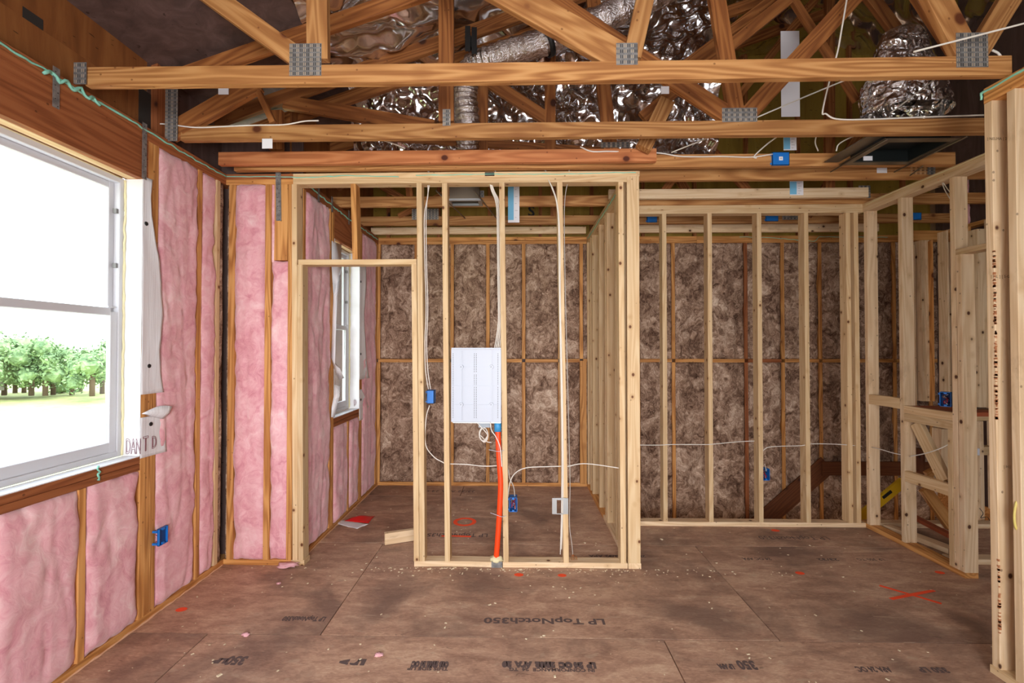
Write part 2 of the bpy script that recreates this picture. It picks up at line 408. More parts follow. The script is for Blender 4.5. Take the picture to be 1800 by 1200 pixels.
def batt(name, label, axis, face, u0, u1, z0, z1, mat, group, out=.012, rag=.010, depth=.07, res=.02, seed=0, amp=.012, nrm=1, flaps=()):
    """a fibreglass batt filling a stud bay. axis 'X': bay on a plane of constant X (u = Y); 'Y': constant Y (u = X). nrm: side the face looks to"""
    nu = max(4, int((u1-u0)/res)); nz = max(6, int((z1-z0)/(res*1.25)))
    V = []; sd = Vector((seed*5.7, seed*2.3, seed*9.1))
    for j in range(nz+1):
        z = z0+(z1-z0)*j/nz
        el = rag*(noise.noise(Vector((z*6, 1, 0))+sd)+.6*noise.noise(Vector((z*19, 3, 0))+sd))
        er = rag*(noise.noise(Vector((z*6, 7, 0))+sd)+.6*noise.noise(Vector((z*19, 9, 0))+sd))
        for i in range(nu+1):
            s = i/nu; u = (u0+el)+(u1+er-u0-el)*s
            ed = min(s, 1-s)*(u1-u0); ez = min(z-z0, z1-z)
            prof = min(1, ed/.045)**.55*min(1, (ez+.004)/.05)**.5
            d = out*prof - .012*(1-prof)
            q = Vector((u*3.2, z*2.0, 0))+sd
            d += amp*(1.2*noise.noise(q)+.8*noise.noise(q*2.7)+.55*noise.noise(q*6.5)+.3*noise.noise(q*14))*(.35+.65*prof)
            # long soft creases
            cr = abs(noise.noise(Vector((u*9, z*1.1, 5))+sd)); d -= amp*.9*max(0, .12-cr)/.12
            zz = z + rag*.8*noise.noise(Vector((u*14, z*3, 2))+sd)*(1 if ez < .02 else 0)
            V.append((d, u, zz))
    Fc = []
    for j in range(nz):
        for i in range(nu):
            a = j*(nu+1)+i; Fc.append((a, a+1, a+nu+2, a+nu+1))
    # skirt back into the bay
    ring = [i for i in range(nu+1)]+[j*(nu+1)+nu for j in range(1, nz+1)]+[nz*(nu+1)+i for i in range(nu-1, -1, -1)]+[j*(nu+1) for j in range(nz-1, 0, -1)]
    base = len(V); um, zm = (u0+u1)/2, (z0+z1)/2
    for r_ in ring:
        d, u, z = V[r_]
        V.append((-depth, min(max(u, u0+.002), u1-.002), min(max(z, z0+.002), z1-.002)))
    m = len(ring)
    for k in range(m): Fc.append((ring[k], base+k, base+(k+1) % m, ring[(k+1) % m]))
    Fc.append(tuple(base+k for k in range(m)))
    if axis == 'X': P = [(face+nrm*d, u, z) for d, u, z in V]; 
    else: P = [(u, face+nrm*d, z) for d, u, z in V]
    flip = (axis == 'X' and nrm < 0) or (axis == 'Y' and nrm > 0)
    if flip: Fc = [tuple(reversed(f)) for f in Fc]
    o = mesh_obj(name, P, Fc, mat, None, True)
    tag(o, label, 'insulation', group); return o

def bead(name, label, pts, r, mat=None, parent=None, wob=.006, n=5):
    """squeezed sealant: a tube of uneven radius that wanders a little"""
    P = []
    for i in range(len(pts)-1):
        a, b = Vector(pts[i]), Vector(pts[i+1]); k = max(2, int((b-a).length/.035))
        for j in range(k): P.append(a.lerp(b, j/k)+Vector((U(-1, 1), U(-1, 1), U(-1, 1)))*wob*.5)
    P.append(Vector(pts[-1])); sd = R()*50
    vs, fs = tube_data(P, r, 6, 2, rad=lambda t: r*(.75+.9*abs(noise.noise(Vector((t*len(P)*.6, sd, 0))))))
    o = mesh_obj(name, vs, fs, mat or TEAL, parent, True)
    if parent is None: tag(o, label, 'sealant')
    return o

H = 2.79; T = .038; D = .089      # plate height, board thickness, board width

# ================================================================== the setting
# ---- subfloor: a deck with the sheets laid on it
FL = boxes('floor', [(-2.3, 5.4, -3.0, 4.235, -.26, -.019), (-2.3, .865, 4.235, 5.4, -.26, -.019), (4.6, 5.4, 4.235, 5.4, -.26, -.019)], PINE)
tag(FL, 'brown printed subfloor sheets with dark seams, stains and sawdust', None, None, 'structure')
rows = [(-3.0, 1.336, .78), (1.336, 2.536, -1.67), (2.536, 3.735, -1.06), (3.735, 4.935, .78), (4.935, 5.3, -.6)]
g = .0032
for (ya, yb, x0) in rows:
    xs = sorted({-2.095, 5.2} | {x0+2.44*k for k in range(-3, 4) if -2.05 < x0+2.44*k < 5.1})
    for xa, xb in zip(xs, xs[1:]):
        pieces = [(xa, xb, ya, yb)]
        if yb > 4.235:
            pieces = []
            if xa < .865: pieces.append((xa, min(xb, .865), ya, yb))
            if xb > .865 and ya < 4.235: pieces.append((max(xa, .865), xb, ya, 4.235))
        for (a, b, c, d) in pieces:
            if b-a < .02: continue
            boxes('floor_panel', [(a+g, b-g, c+g, d-g, -.019, U(-.0006, .0006))], FLOORM, FL)

# ---- left wall (main room): plane X = -2.095
XL = -2.095
def yl(px, py=600): return PX(px, py, XL).y
WL = thing('wall_left', (XL, 1, 0), 'left outside wall of orange pine studs with the large window', kind='structure')
Yo = yl(248)                       # far edge of the window opening
Yn = 1.50
ZS, ZH = .938, 2.485
for y in (Yo+.019, Yo+.058, Yo+.098):
    bbox('stud', XL-D, XL, y-T/2, y+T/2, T, (ZH if y < Yo+.03 else H-2*T), PINE, WL)
bbox('stud', XL-D, XL, yl(343, 1005), yl(343, 1005)+T, T, H-2*T, PINE, WL)
yc = yl(379.5)
bbox('stud', XL-D, XL, yc, yc+T, T, H-2*T, PALE, WL)
for y in (yl(138, 950), yl(138, 950)-.42): bbox('stud', XL-D, XL, y, y+T, T, ZS-2*T, PINE, WL)
for y in (.2, .62, 1.03, 1.42): bbox('stud', XL-D, XL, y, y+T, T, H-2*T, PINE, WL)
bbox('top_plate', XL-D, XL, -3, 3.424, H-T, H, RED, WL); bbox('top_plate', XL-D, XL, -3, 3.424, H-2*T, H-T, RED, WL)
bbox('bottom_plate', XL-D, XL, -3, 3.424, 0, T, PINE, WL)
bbox('window_header', XL-T, XL, Yn-.04, Yo+.038, ZH, H-2*T, RED, WL); bbox('window_header', XL-D, XL-T, Yn-.04, Yo+.038, ZH, H-2*T, PALE, WL)
bbox('sill_plate', XL-D, XL, Yn, Yo, ZS-T, ZS, RED, WL); bbox('sill_plate', XL-D, XL, Yn, Yo, ZS-2*T, ZS-T-.002, RED, WL)
boxes('sheathing', [(XL-D-.014, XL-D-.001, -3, Yn, 0, 3.0), (XL-D-.014, XL-D-.001, Yo, 3.44, 0, 2.8), (XL-D-.014, XL-D-.001, Yn, Yo, 0, ZS), (XL-D-.014, XL-D-.001, Yn, Yo, ZH, 3.0)], PLY, WL)
bead('floor_sealant', '', [(XL+.003, y, .003) for y in (1.6, 2.2, 2.8, 3.33)], .005, plain('pale_floor_sealant', srgb(226, 178, 140), .8), WL, .004)

# ---- short return wall: plane Y = 3.335, from the left wall to the closet opening
YF = 3.335
def xf(px, py=650): return PY(px, py, YF).x
WR = thing('wall_left_return', (-1.85, YF, 0), 'short pink insulated return wall between left wall and closet doorway', kind='structure')
bbox('stud', xf(400), xf(411), YF, YF+D, T, H-2*T, PINE, WR)
bbox('stud', xf(464), xf(474.5), YF, YF+D, T, H-2*T, PINE, WR)
bbox('stud', xf(504.5), xf(514), YF, YF+D, T, H-2*T, PINE, WR)
bbox('block', xf(480), xf(503.5), YF, YF+T, PY(490, 457, YF).z, H-2*T, PINE, WR)
bbox('top_plate', XL, xf(513), YF, YF+D, H-T, H, RED, WR); bbox('top_plate', XL, xf(513), YF, YF+D, H-2*T, H-T, PINE, WR)
bbox('bottom_plate', XL, xf(515), YF+.004, YF+D, 0, T, PINE, WR)
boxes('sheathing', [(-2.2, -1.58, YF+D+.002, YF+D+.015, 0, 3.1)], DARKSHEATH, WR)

# ---- closet left wall: plane X = -1.575
XC = -1.575
def yc_(px, py=600): return PX(px, py, XC).y
WC = thing('wall_closet_left', (XC, 4.3, 0), 'pink insulated left wall of the closet with the narrow window', kind='structure')
Cn, Cf = yc_(587), yc_(631.5)
for y0 in (YF+D+.005, Cn-T, Cn-2*T-.012, Cf, Cf+T+.006):
    bbox('stud', XC-D, XC, y0, y0+T, T, H-2*T, PINE, WC)
bbox('stud', XC-D, XC, yc_(612), yc_(612)+T, T, ZS-2*T, PINE, WC)
bbox('stud', XC-D, XC, 5.21, 5.21+T, T, H-2*T, PINE, WC)
bbox('top_plate', XC-D, XC, YF+D, 5.3, H-T, H, RED, WC); bbox('top_plate', XC-D, XC, YF+D, 5.3, H-2*T, H-T, RED, WC)
bbox('bottom_plate', XC-D, XC, YF+D, 5.3, 0, T, PINE, WC)
bbox('window_header', XC-T, XC, Cn, Cf, ZH, H-2*T, RED, WC); bbox('window_header', XC-D, XC-T, Cn, Cf, ZH, H-2*T, PALE, WC)
bbox('sill_plate', XC-D, XC, Cn, Cf, ZS-T, ZS, RED, WC); bbox('sill_plate', XC-D, XC, Cn, Cf, ZS-2*T, ZS-T-.002, RED, WC)
boxes('sheathing', [(XC-D-.014, XC-D-.001, YF+D, Cn, 0, 3.4), (XC-D-.014, XC-D-.001, Cf, 5.42, 0, 3.4), (XC-D-.014, XC-D-.001, Cn, Cf, 0, ZS), (XC-D-.014, XC-D-.001, Cn, Cf, ZH, 3.4)], PLY, WC)
bead('floor_sealant', '', [(XC+.003, y, .003) for y in (3.45, 4.0, 4.6, 5.29)], .005, bpy.data.materials['pale_floor_sealant'], WC, .004)

# ---- rear wall with brown batts: plane Y = 5.30 (it runs on down the stair well)
YB = 5.30
def xb(px, py=600): return PY(px, py, YB).x
WB = thing('wall_back', (1, YB, 0), 'rear wall of orange studs and mid-height blocking over brown insulation', kind='structure')
zb = PY(900, 633.5, YB).z
backst = [xb(662)+.02, xb(731), xb(794.5), xb(857.5), xb(920.5), xb(984), xb(1022), xb(1062), xb(1122), xb(1184), xb(1247), xb(1311.5), xb(1376.5), xb(1442.5), xb(1507), xb(1573), xb(1636), xb(1700), xb(1764)]
for i, x in enumerate(backst):
    m = RED if i in (11,) else PINE
    low = -1.6 if x > .87 else T
    bbox('stud', x-T/2, x+T/2, YB, YB+D, low, zb-T/2, m, WB); bbox('stud', x-T/2, x+T/2, YB, YB+D, zb+T/2, H-2*T, m, WB)
    if i+1 < len(backst): bbox('blocking', x+T/2 if i else XC, backst[i+1]-T/2, YB-.002, YB+D, zb-T/2, zb+T/2, m if i > 9 else PINE, WB)
bbox('jack_stud', xb(1018.5), xb(1030)+.0, YB-.045, YB-.004, T, zb, PINE, WB)
for k in range(2): bbox('top_plate', XC, 2.0, YB, YB+D, H-(k+1)*T, H-k*T, PINE, WB); bbox('top_plate', 2.002, 5.4, YB, YB+D, H-(k+1)*T, H-k*T, PINE, WB)
bbox('bottom_plate', XC, .865, YB-.004, YB+D, 0, T, PINE, WB)
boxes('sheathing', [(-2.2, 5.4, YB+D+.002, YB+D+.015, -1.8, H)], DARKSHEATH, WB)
# stair skirt boards against the rear wall
a, b = PY(1345, 912, YB-.03), PY(1452, 818, YB-.03)
dirv = (b-a).normalized()
board('skirt_board', a-dirv*.9+Vector((0, -.0, -.0)), b+dirv*.02, .205, .022, BROWNBOARD, WB, (0, 0, 1))
p0, p1 = PY(1445, 823, YB-.055), PY(1640, 823, YB-.055)
board('skirt_board', p0, (p1.x, p1.y, p0.z), .15, .022, BROWNBOARD, WB, (0, 0, 1))

# ---- gable above the rear wall
GB = thing('wall_back_gable', (1, YB, H), 'yellow sheathed gable above the rear wall with upright framing', kind='structure')
boxes('sheathing', [(-2.3, 5.4, YB+D, YB+D+.012, H, 5.6)], YELLOW, GB)
for i in range(12):
    x = -1.5+i*.58
    bbox('stud', x, x+T, YB+.045, YB+D, H, 5.2, TRUSS_SHADE, GB)
text('sheathing_letter', 'S', .17, BLACK, GB, PY(934, 372, YB+D-.004), (1, 0, 0), (0, 0, 1), bold=.004)

# ---- closet front: plane Y = 3.335, double top plate, doorway, media bay
WM_ = thing('wall_closet_front', (0, YF, 0), 'pale stud wall of the closet with a doorway and the white media box', kind='structure')
def fstud(name, cx, z0, z1, py=650, cxt=None, mat=None, y0=YF, y1=YF+D):
    xa = xf(cx, 980); xt = xf(cxt if cxt else cx, 330)
    k = 1 if mat is None else 0
    board(name, ((xa), (y0+y1)/2, z0), ((xt), (y0+y1)/2, z1), y1-y0, T, mat or PALE, WM_, (0, 1, 0), bow=.002)
bbox('top_plate', xf(513), xf(1120), YF, YF+D, H-T, H, PALE, WM_); bbox('top_plate', xf(513), .77, YF, YF+D, H-2*T, H-T, PALE, WM_)
zt = H-2*T
fstud('king_stud', 518.5, T, zt, cxt=517); 
hz = PY(640, 460, YF).z
fstud('jack_stud', 528.5, T, hz-T/2, cxt=528)
bbox('bottom_plate', xf(514), xf(537), YF, YF+D, 0, T, PALE, WM_)
bbox('door_header', xf(523), xf(731.5), YF, YF+D, hz-T/2, hz+T/2, PALE, WM_)
fstud('cripple_stud', 621.5, hz+T/2, zt, cxt=620.5, mat=PINE)
fstud('jack_stud', 732, T, hz-T/2, cxt=728)
fstud('king_stud', 742, T, zt, cxt=736.5)
fstud('stud', 786.5, T, zt, cxt=781.5)
fstud('stud', 889.5, T, zt, cxt=882)
fstud('stud', 995.5, T, zt, cxt=984)
fstud('end_stud', 1096, T, zt, cxt=1091.5)
bbox('bottom_plate', xf(729), xf(864), YF, YF+D, 0, T, PALE2, WM_); bbox('bottom_plate', xf(884), xf(1102), YF, YF+D, 0, T, PALE2, WM_)
boxes('plate_strap', [(xf(864), xf(883), YF-.003, YF, -.001, T+.003)], STEEL, WM_)
boxes('plate_strap', [(xf(852), xf(869), YF-.003, YF-.0005, H-.028, H-.002)], STEELDARK, WM_)

# ---- closet side wall X .77 - .859
XS = .772
WS = thing('wall_closet_side', (XS, 4.3, 0), 'pale stud wall running back along the right side of the closet', kind='structure')
bbox('top_plate', XS, XS+D, YF, 5.3, H-T, H, PALE, WS); bbox('top_plate', XS, XS+D, YF+D, 5.3, H-2*T, H-T, PALE, WS)
bbox('bottom_plate', XS, XS+D, YF, 4.3, 0, T, PALE2, WS); bbox('bottom_plate', XS, XS+D, 4.302, 5.3, 0, T, PINE, WS)
bbox('corner_stud', xf(1103.5, 800), xf(1125.5, 800), YF, YF+T, T, zt+T, PALE, WS, bow=.001)
for y in (YF+.085, 3.60, 3.74, 4.10, 4.17, 4.49, 4.90, 5.02, 5.25):
    bbox('stud', XS, XS+D, y, y+T, T, H-2*T, PALE, WS)
boxes('bark_streak', [(XS-.0015, XS, 3.602, 3.612, 2.05+.12*k, 2.05+.12*k+U(.03, .1)) for k in range(5)], BARK, WS)

# ---- stair partition: plane Y = 4.14
YP = 4.14
def xp(px, py=700): return PY(px, py, YP).x
WP = thing('wall_stair', (1.9, YP, 0), 'pale stud partition in front of the stair well', kind='structure')
for px in (1169, 1249.5, 1337, 1420, 1494, 1508):
    x = xp(px, 700); bbox('stud', x-T/2, x+T/2, YP, YP+D, T, H-2*T, PALE, WP)
bbox('top_plate', XS+D, 2.99, YP, YP+D, H-T, H, PALE, WP); bbox('top_plate', XS+D, 2.99, YP, YP+D, H-2*T, H-T, PALE, WP)
bbox('bottom_plate', XS+D, 3.02, YP, YP+D, 0, T, PALE2, WP)

# ---- right wall: plane X = 2.99, with a low ladder of blocks and the door end post
XR = 2.99
WRt = thing('wall_right', (XR, 3.6, 0), 'right hand pale stud wall with blocking and a doorway end post', kind='structure')
def yr(px, py=700): return PX(px, py, XR).y
yA, yB_, yC, yE = yr(1521, 800)-.0, yr(1583, 800), yr(1675, 800), yr(1688, 800)
bbox('stud', XR, XR+D, yA-T-.01, yA-.01, T, H-2*T, PALE2, WRt)
bbox('stud', XR, XR+D, yB_-T, yB_, T, H-2*T, PALE2, WRt)
bbox('king_stud', XR, XR+D, yC-T, yC, T, H-2*T, PALE2, WRt)
hz2 = PX(1700, 444, XR).z
bbox('jack_stud', XR, XR+D, yC-2*T-.002, yC-T-.002, T, hz2, PALE2, WRt)
bbox('top_plate', XR, XR+D, 1.2, 4.23, H-T, H, PALE, WRt); bbox('top_plate', XR, XR+D, 1.2, 4.14, H-2*T, H-T, PALE2, WRt)
bbox('bottom_plate', XR, XR+D, yC-2*T, YP+D, 0, T, PINE, WRt)
bbox('door_header', XR, XR+D, 2.15, yC-T-.002, hz2, hz2+T, PALE, WRt)
bbox('stud', XR, XR+D, 2.15, 2.15+T, T, H-2*T, PALE, WRt)
def blk(p1, p2, y0, y1, t=T, m=PALE, x0=XR, nm='blocking'):
    z0 = PX(*p2, XR).z; z1 = PX(*p1, XR).z
    bbox(nm, x0, x0+t, y0, y1, z0, z1, m, WRt)
blk((1560, 697), (1560, 715), yB_, yA-T-.01)
blk((1635, 719), (1635, 733), yC, yB_-T); blk((1635, 733.5), (1635, 748), yC, yB_-T)
blk((1635, 841), (1635, 861), yC, yB_-T)
bbox('blocking', XR+T, XR+.34, yC+.02, yB_-T, PX(1635, 719, XR).z-.03, PX(1635, 719, XR).z-.002, ORED, WRt)
a, b = PX(1612, 744, XR+.06), PX(1662, 845, XR+.06)
board('diagonal_brace', a, b, D, T, PALE, WRt, (0, 1, .3))
bbox('jack_stud', XR+.0, XR+D, yC+.002, yC+T, T, PX(1635, 748, XR).z, PALE, WRt)

# ---- framing seen through the right wall
WX = thing('wall_far_right', (4.0, 4.6, 0), 'dim framing of the next room behind the right wall', kind='structure')
def frm(px0, px1, py0, py1, Y, m=PALE2, nm='stud', t=D):
    p = PY(px0, py0, Y); q = PY(px1, py1, Y); zz = sorted((p.z, q.z)); bbox(nm, p.x, q.x, Y, Y+t, max(zz[0], -1.4), zz[1], m, WX)
frm(1619, 1637, 422, 705, 4.55); frm(1639, 1644, 422, 705, 4.5, PINE); frm(1664, 1671, 405, 700, 3.95, PALE2); frm(1608, 1611, 430, 715, 4.6, PALE2)
frm(1718, 1737, 402, 716, 4.35); frm(1700, 1712, 398, 730, 4.7, PINE)
frm(1722, 1732, 740, 960, 4.3); frm(1716, 1765, 727, 739, 4.1, PALE, 'rail'); frm(1719, 1762, 719, 727, 4.25, BROWNBOARD, 'rail')
frm(1655, 1668, 754, 835, 3.85); frm(1622, 1627, 790, 830, 4.3, BROWNBOARD)
frm(1595, 1765, 405, 421, 4.9, PINE, 'top_plate'); frm(1730, 1765, 785, 800, 4.6, PALE, 'rail')
board('diagonal_brace', PY(1625, 858, 4.1), PY(1672, 925, 4.1), D, T, PINE, WX, (0, 0, 1))
board('diagonal_brace', PY(1628, 834, 4.0), PY(1650, 822, 4.0), .05, T, PINE, WX, (0, 0, 1))
bbox('bottom_plate', 3.08, 4.4, 4.14, 4.14+D, 0, T, PALE2, WX)
board('bottom_plate', PZ(1560, 925, .02), PZ(1675, 968, .02), D, T, PALE2, WX, (1, 0, 0))
board('red_edge_board', PZ(1600, 905, .1), PZ(1672, 942, .1), .03, .05, ORED, WX, (0, 0, 1))
bbox('bottom_plate', 3.1, 4.4, 3.45, 3.45+D, 0, T, PALE2, WX)
boxes('panel', [(4.62, 4.64, -3, 5.3, -1.6, 5.0)], DARKSHEATH, WX)
for k in range(7): bbox('stud', 4.53, 4.61, 2.6+k*.406, 2.6+k*.406+T, 0, H, PALE2, WX)
bbox('top_plate', 4.53, 4.61, 2.2, 5.3, H-T, H, PINE, WX)

# ---- near right wall: plane X = 2.275
XN = 2.25
WN = thing('wall_near_right', (XN, 2.2, 0), 'nearest pale stud wall at the right edge with grade stamps and bark', kind='structure')
yN = 2.31
nearst = bbox('stud', XN, XN+D, yN-T, yN, T, H-2*T, PALE2, WN, bow=.001)
bbox('stud', XN, XN+D, yN-T-.105, yN-.105, T, H-2*T, PALE2, WN, bow=.001)
bbox('stud', XN, XN+D, yN-.55, yN-.55+T, T, H-2*T, PALE2, WN)
bbox('top_plate', XN, XN+D, -1, yN, H-T, H, PINE, WN); bbox('top_plate', XN, XN+D, -1, yN, H-2*T, H-T, PINE, WN)
bbox('bottom_plate', XN-.005, XN+D, -1, yN+.005, 0, T, PALE, WN)
V = []; Fc = []
for k in range(150):
    z = U(1.2, 2.0) if k < 115 else U(.2, .55); s = U(.003, .012); yo = .003*noise.noise(Vector((0, 0, z*9)))
    boxm(V, Fc, XN-.0012, XN+.004+U(0, .004), yN-T-.0015, yN-T+yo+U(.001, .008), z, z+s)
mesh_obj('bark_streak', V, Fc, BARK, WN)
for (px, py, b_) in ((1760, 244, '| NELMA | 2 BTR |'), (1767, 486, '[ NL ] [ S-GRN ]'), (1768, 820, '| H |')):
    p = PY(px, py, yN-T); text('grade_stamp', b_, .018, INKS, WN, (XN+D/2, yN-T-.001, p.z), (1, 0, 0), (0, 0, 1))

# ---- raised heel sheathing above the left wall and the roof deck with its foil
WH = thing('wall_left_heel', (-2.19, 1, H), 'dark plywood above the left wall between roof trusses', kind='structure')
boxes('sheathing', [(-2.20, -2.188, -3.0, 1.63, H, 3.6)], PLY, WH)
boxes('sheathing', [(-2.20, -2.188, 1.634, 2.72, H, 3.6)], PLY, WH)
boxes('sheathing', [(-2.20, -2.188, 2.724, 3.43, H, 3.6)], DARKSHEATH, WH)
for y in (2.80,): bbox('stud', -2.19, -2.15, y-.05, y+.05, H, 3.3, RED, WH)
boxes('stain_plate', [(-2.1875, -2.186, y, y+.09, H+.0, H+.26) for y in (1.66, 2.02, 2.66)], STEELDARK, WH)

def roofz(x): return 3.99+.335*x if x < 3.3 else 3.99+.335*3.3-.3*(x-3.3)
def roof():
    nx, ny = 240, 210; V = []; Fc = []
    for j in range(ny+1):
        y = -2.9+j*(5.42+2.9)/ny
        for i in range(nx+1):
            x = -2.3+i*7.8/nx; p = Vector((x, y, 0))
            bay = (x*.25)
            sag = .055*abs(math.sin((y-2.2)/.61*math.pi))
            k = .6*x-.8*y; kk = .8*x+.6*y
            z = roofz(x)-.05-sag*.8 + .05*noise.noise(p*2.3)+.15*abs(noise.noise(Vector((k*5.0, kk*1.6, 3))))+.07*noise.noise(Vector((k*9, kk*4, 7)))+.03*abs(noise.noise(p*13))
            V.append((x, y, z))
    for j in range(ny):
        for i in range(nx):
            a = j*(nx+1)+i; Fc.append((a, a+nx+1, a+nx+2, a+1))
    return V, Fc
V, Fc = roof()
me_v = []; me_f = []
for (xa, xb_) in ((-2.6, 3.3), (3.3, 5.6)):
    i = len(me_v)
    for x in (xa, xb_):
        for y in (-3.1, 5.6):
            for dz in (.16, .19): me_v.append((x, y, roofz(x)+dz))
    me_f += [(i, i+2, i+6, i+4), (i+1, i+5, i+7, i+3), (i, i+4, i+5, i+1), (i+2, i+3, i+7, i+6), (i, i+1, i+3, i+2), (i+4, i+6, i+7, i+5)]
RF = mesh_obj('roof', me_v, me_f, PLY); tag(RF, 'sloping roof deck lined with crumpled silver foil', None, None, 'structure')
left = [f for f in Fc if V[f[0]][0] < -1.3]; right = [f for f in Fc if V[f[0]][0] >= -1.3]
def sub(fs, flat):
    idx = {}; vv = []; ff = []
    for f in fs:
        g_ = []
        for i in f:
            if i not in idx:
                idx[i] = len(vv); x, y, z = V[i]; vv.append((x, y, roofz(x)-.03 if flat else z))
            g_.append(idx[i])
        ff.append(tuple(g_))
    return vv, ff
fo = mesh_obj('foil_lining', *sub(right, False), FOILB, RF, True)
fo2 = mesh_obj('bare_deck', *sub(left, True), DARKSHEATH, RF)

# ---- the room behind the camera: rear wall with a wide opening, so only its daylight reaches in
WZ = boxes('wall_rear_room', [(-2.3, -.6, -3.1, -3.0, 0, 4.8), (2.0, 5.5, -3.1, -3.0, 0, 4.8), (-.6, 2.0, -3.1, -3.0, 2.1, 4.8)], DRYW)
tag(WZ, 'plain wall behind the camera with an open doorway', None, None, 'structure')
WZ2 = boxes('wall_rear_right', [(4.64, 4.74, -3.1, 5.5, -1.8, 5.0)], DRYW)
tag(WZ2, 'outer right wall of the house beyond the framing', None, None, 'structure')
bx_low = boxes('floor_lower', [(-2.3, 5.4, -3.0, 5.5, -2.6, -2.5), (.78, .86, 4.235, 5.3, -2.5, -.26), (.86, 4.7, 4.2, 4.235, -2.5, -.26)], DRYW)
tag(bx_low, 'lower landing down the stair well behind the partition', None, None, 'structure')

# ================================================================== windows
def window(name, label, X, ya, yb, z0, z1):
    w = thing(name, (X-.12, (ya+yb)/2, z0), label, kind='structure')
    xo = X-.155; xi = X-.098
    fw = .032
    def rail(nm, y0, y1, a, b, x0, x1, par=w, m=VINYL): return bbox(nm, x0, x1, y0, y1, a, b, m, par, bow=0, ch=.003)
    za, zb = z0+.006, z1-.004; A, B = ya+.004, yb-.0045
    rail('outer_frame', A, A+fw, za, zb, xo, xi); rail('outer_frame', B-fw, B, za, zb, xo, xi)
    rail('outer_frame', A+fw, B-fw, za, za+fw, xo, xi); rail('outer_frame', A+fw, B-fw, zb-fw, zb, xo, xi)
    zm = 1.735
    # upper sash (outer track)
    sw = .036; x0, x1 = xo+.004, xo+.026
    a, b = A+fw, B-fw
    rail('upper_sash', a, a+sw, zm, zb-fw, x0, x1); rail('upper_sash', b-sw, b, zm, zb-fw, x0, x1)
    rail('upper_sash', a+sw, b-sw, zb-fw-sw, zb-fw, x0, x1); rail('upper_sash', a+sw, b-sw, zm-.02, zm+.018, x0, x1)
    boxes('pane', [(x0+.008, x0+.012, a+sw, b-sw, zm, zb-fw-sw)], GLASS, w)
    # lower sash (inner track)
    x0, x1 = xo+.028, xo+.052; sw = .046
    rail('lower_sash', a, a+sw, za+fw, zm, x0, x1); rail('lower_sash', b-sw, b, za+fw, zm, x0, x1)
    rail('lower_sash', a+sw, b-sw, za+fw, za+fw+.055, x0, x1); rail('lower_sash', a+sw, b-sw, zm-.02, zm+.022, x0, x1)
    boxes('pane', [(x0+.009, x0+.013, a+sw, b-sw, za+fw+.055, zm-.02)], GLASS, w)
    o = boxes('tilt_latch', [(x1, x1+.006, b-sw-.02, b-sw+.03, zm+.022, zm+.03)], VINYL, w)
    boxes('balance_stop', [(xo+.03, xo+.05, b-.014, b, zz, zz+.025) for zz in (1.98, 2.28)], plain('grey_stop' + name, srgb(120, 118, 116), .5), w)
    bead('jamb_foam', '', [(xi+.004, yb-.008, z) for z in (z0+.01, 1.2, 1.5, 1.9, 2.2, z1-.01)], .007, CREAM, w, .006)
    tube('jamb_foam', [(xi-.005, ya+.02, z1-.006), (xi-.005, (ya+yb)/2, z1-.004), (xi-.005, yb-.02, z1-.006)], .006, CREAM, w)
    return w
W1 = window('window_1', 'large white vinyl double hung window in the left wall', XL, Yn, Yo, ZS, ZH)
W2 = window('window_2', 'narrow white vinyl double hung window in the closet wall', XC, Cn, Cf, ZS, ZH)

def wrapflap(name, X, rows_, parent, cap=(), lift=.03, edge=-1):
    """a strip of house wrap lying on a plane of constant X; rows_: (z, y0, y1)"""
    n = 10; V = []; rr = []
    for k in range(len(rows_)-1):
        for q in range(4):
            t = q/4; rr.append([rows_[k][i]*(1-t)+rows_[k+1][i]*t for i in range(3)])
    rr.append(list(rows_[-1]))
    for (z, y0, y1) in rr:
        for i in range(n+1):
            s = i/n; y = y0+(y1-y0)*s
            V.append((X+.003+lift*(s**2)*(.4+.6*abs(math.sin(z*5)))+.003*noise.noise(Vector((y*25, z*9, 1))), y, z))
    Fc = [(j*(n+1)+i, j*(n+1)+i+1, (j+1)*(n+1)+i+1, (j+1)*(n+1)+i) for j in range(len(rr)-1) for i in range(n)]
    o = mesh_obj(name, V, Fc, WRAP, parent, True)
    md = o.modifiers.new('thickness', 'SOLIDIFY'); md.thickness = .0008
    return o
WRP = thing('house_wrap', (XL, Yo, 1.7), 'white house wrap folded round the big window jamb and nailed to the stud', 'house wrap')
boxes('jamb_liner', [(XL-.10, XL+.002, Yo-.004, Yo-.001, ZS+.003, ZH-.003)], WRAP, WRP)
def zl(px, py): return PX(px, py, XL).z
rowsA = [(zl(px, py), Yo-.002, yl(px, py)) for px, py in ((265, 316), (262, 345), (262, 380), (268, 420), (276, 460), (281, 500), (283, 545), (279, 585), (276, 615), (279, 655), (285, 689))]
wrapflap('upper_flap', XL, rowsA, WRP, lift=.014)
rowsB = [(zl(px, py), Yo-.002, yl(px, py)) for px, py in ((285, 727), (287, 745), (288, 770), (290, 793))]
wrapflap('lower_flap', XL, rowsB, WRP, lift=.010)
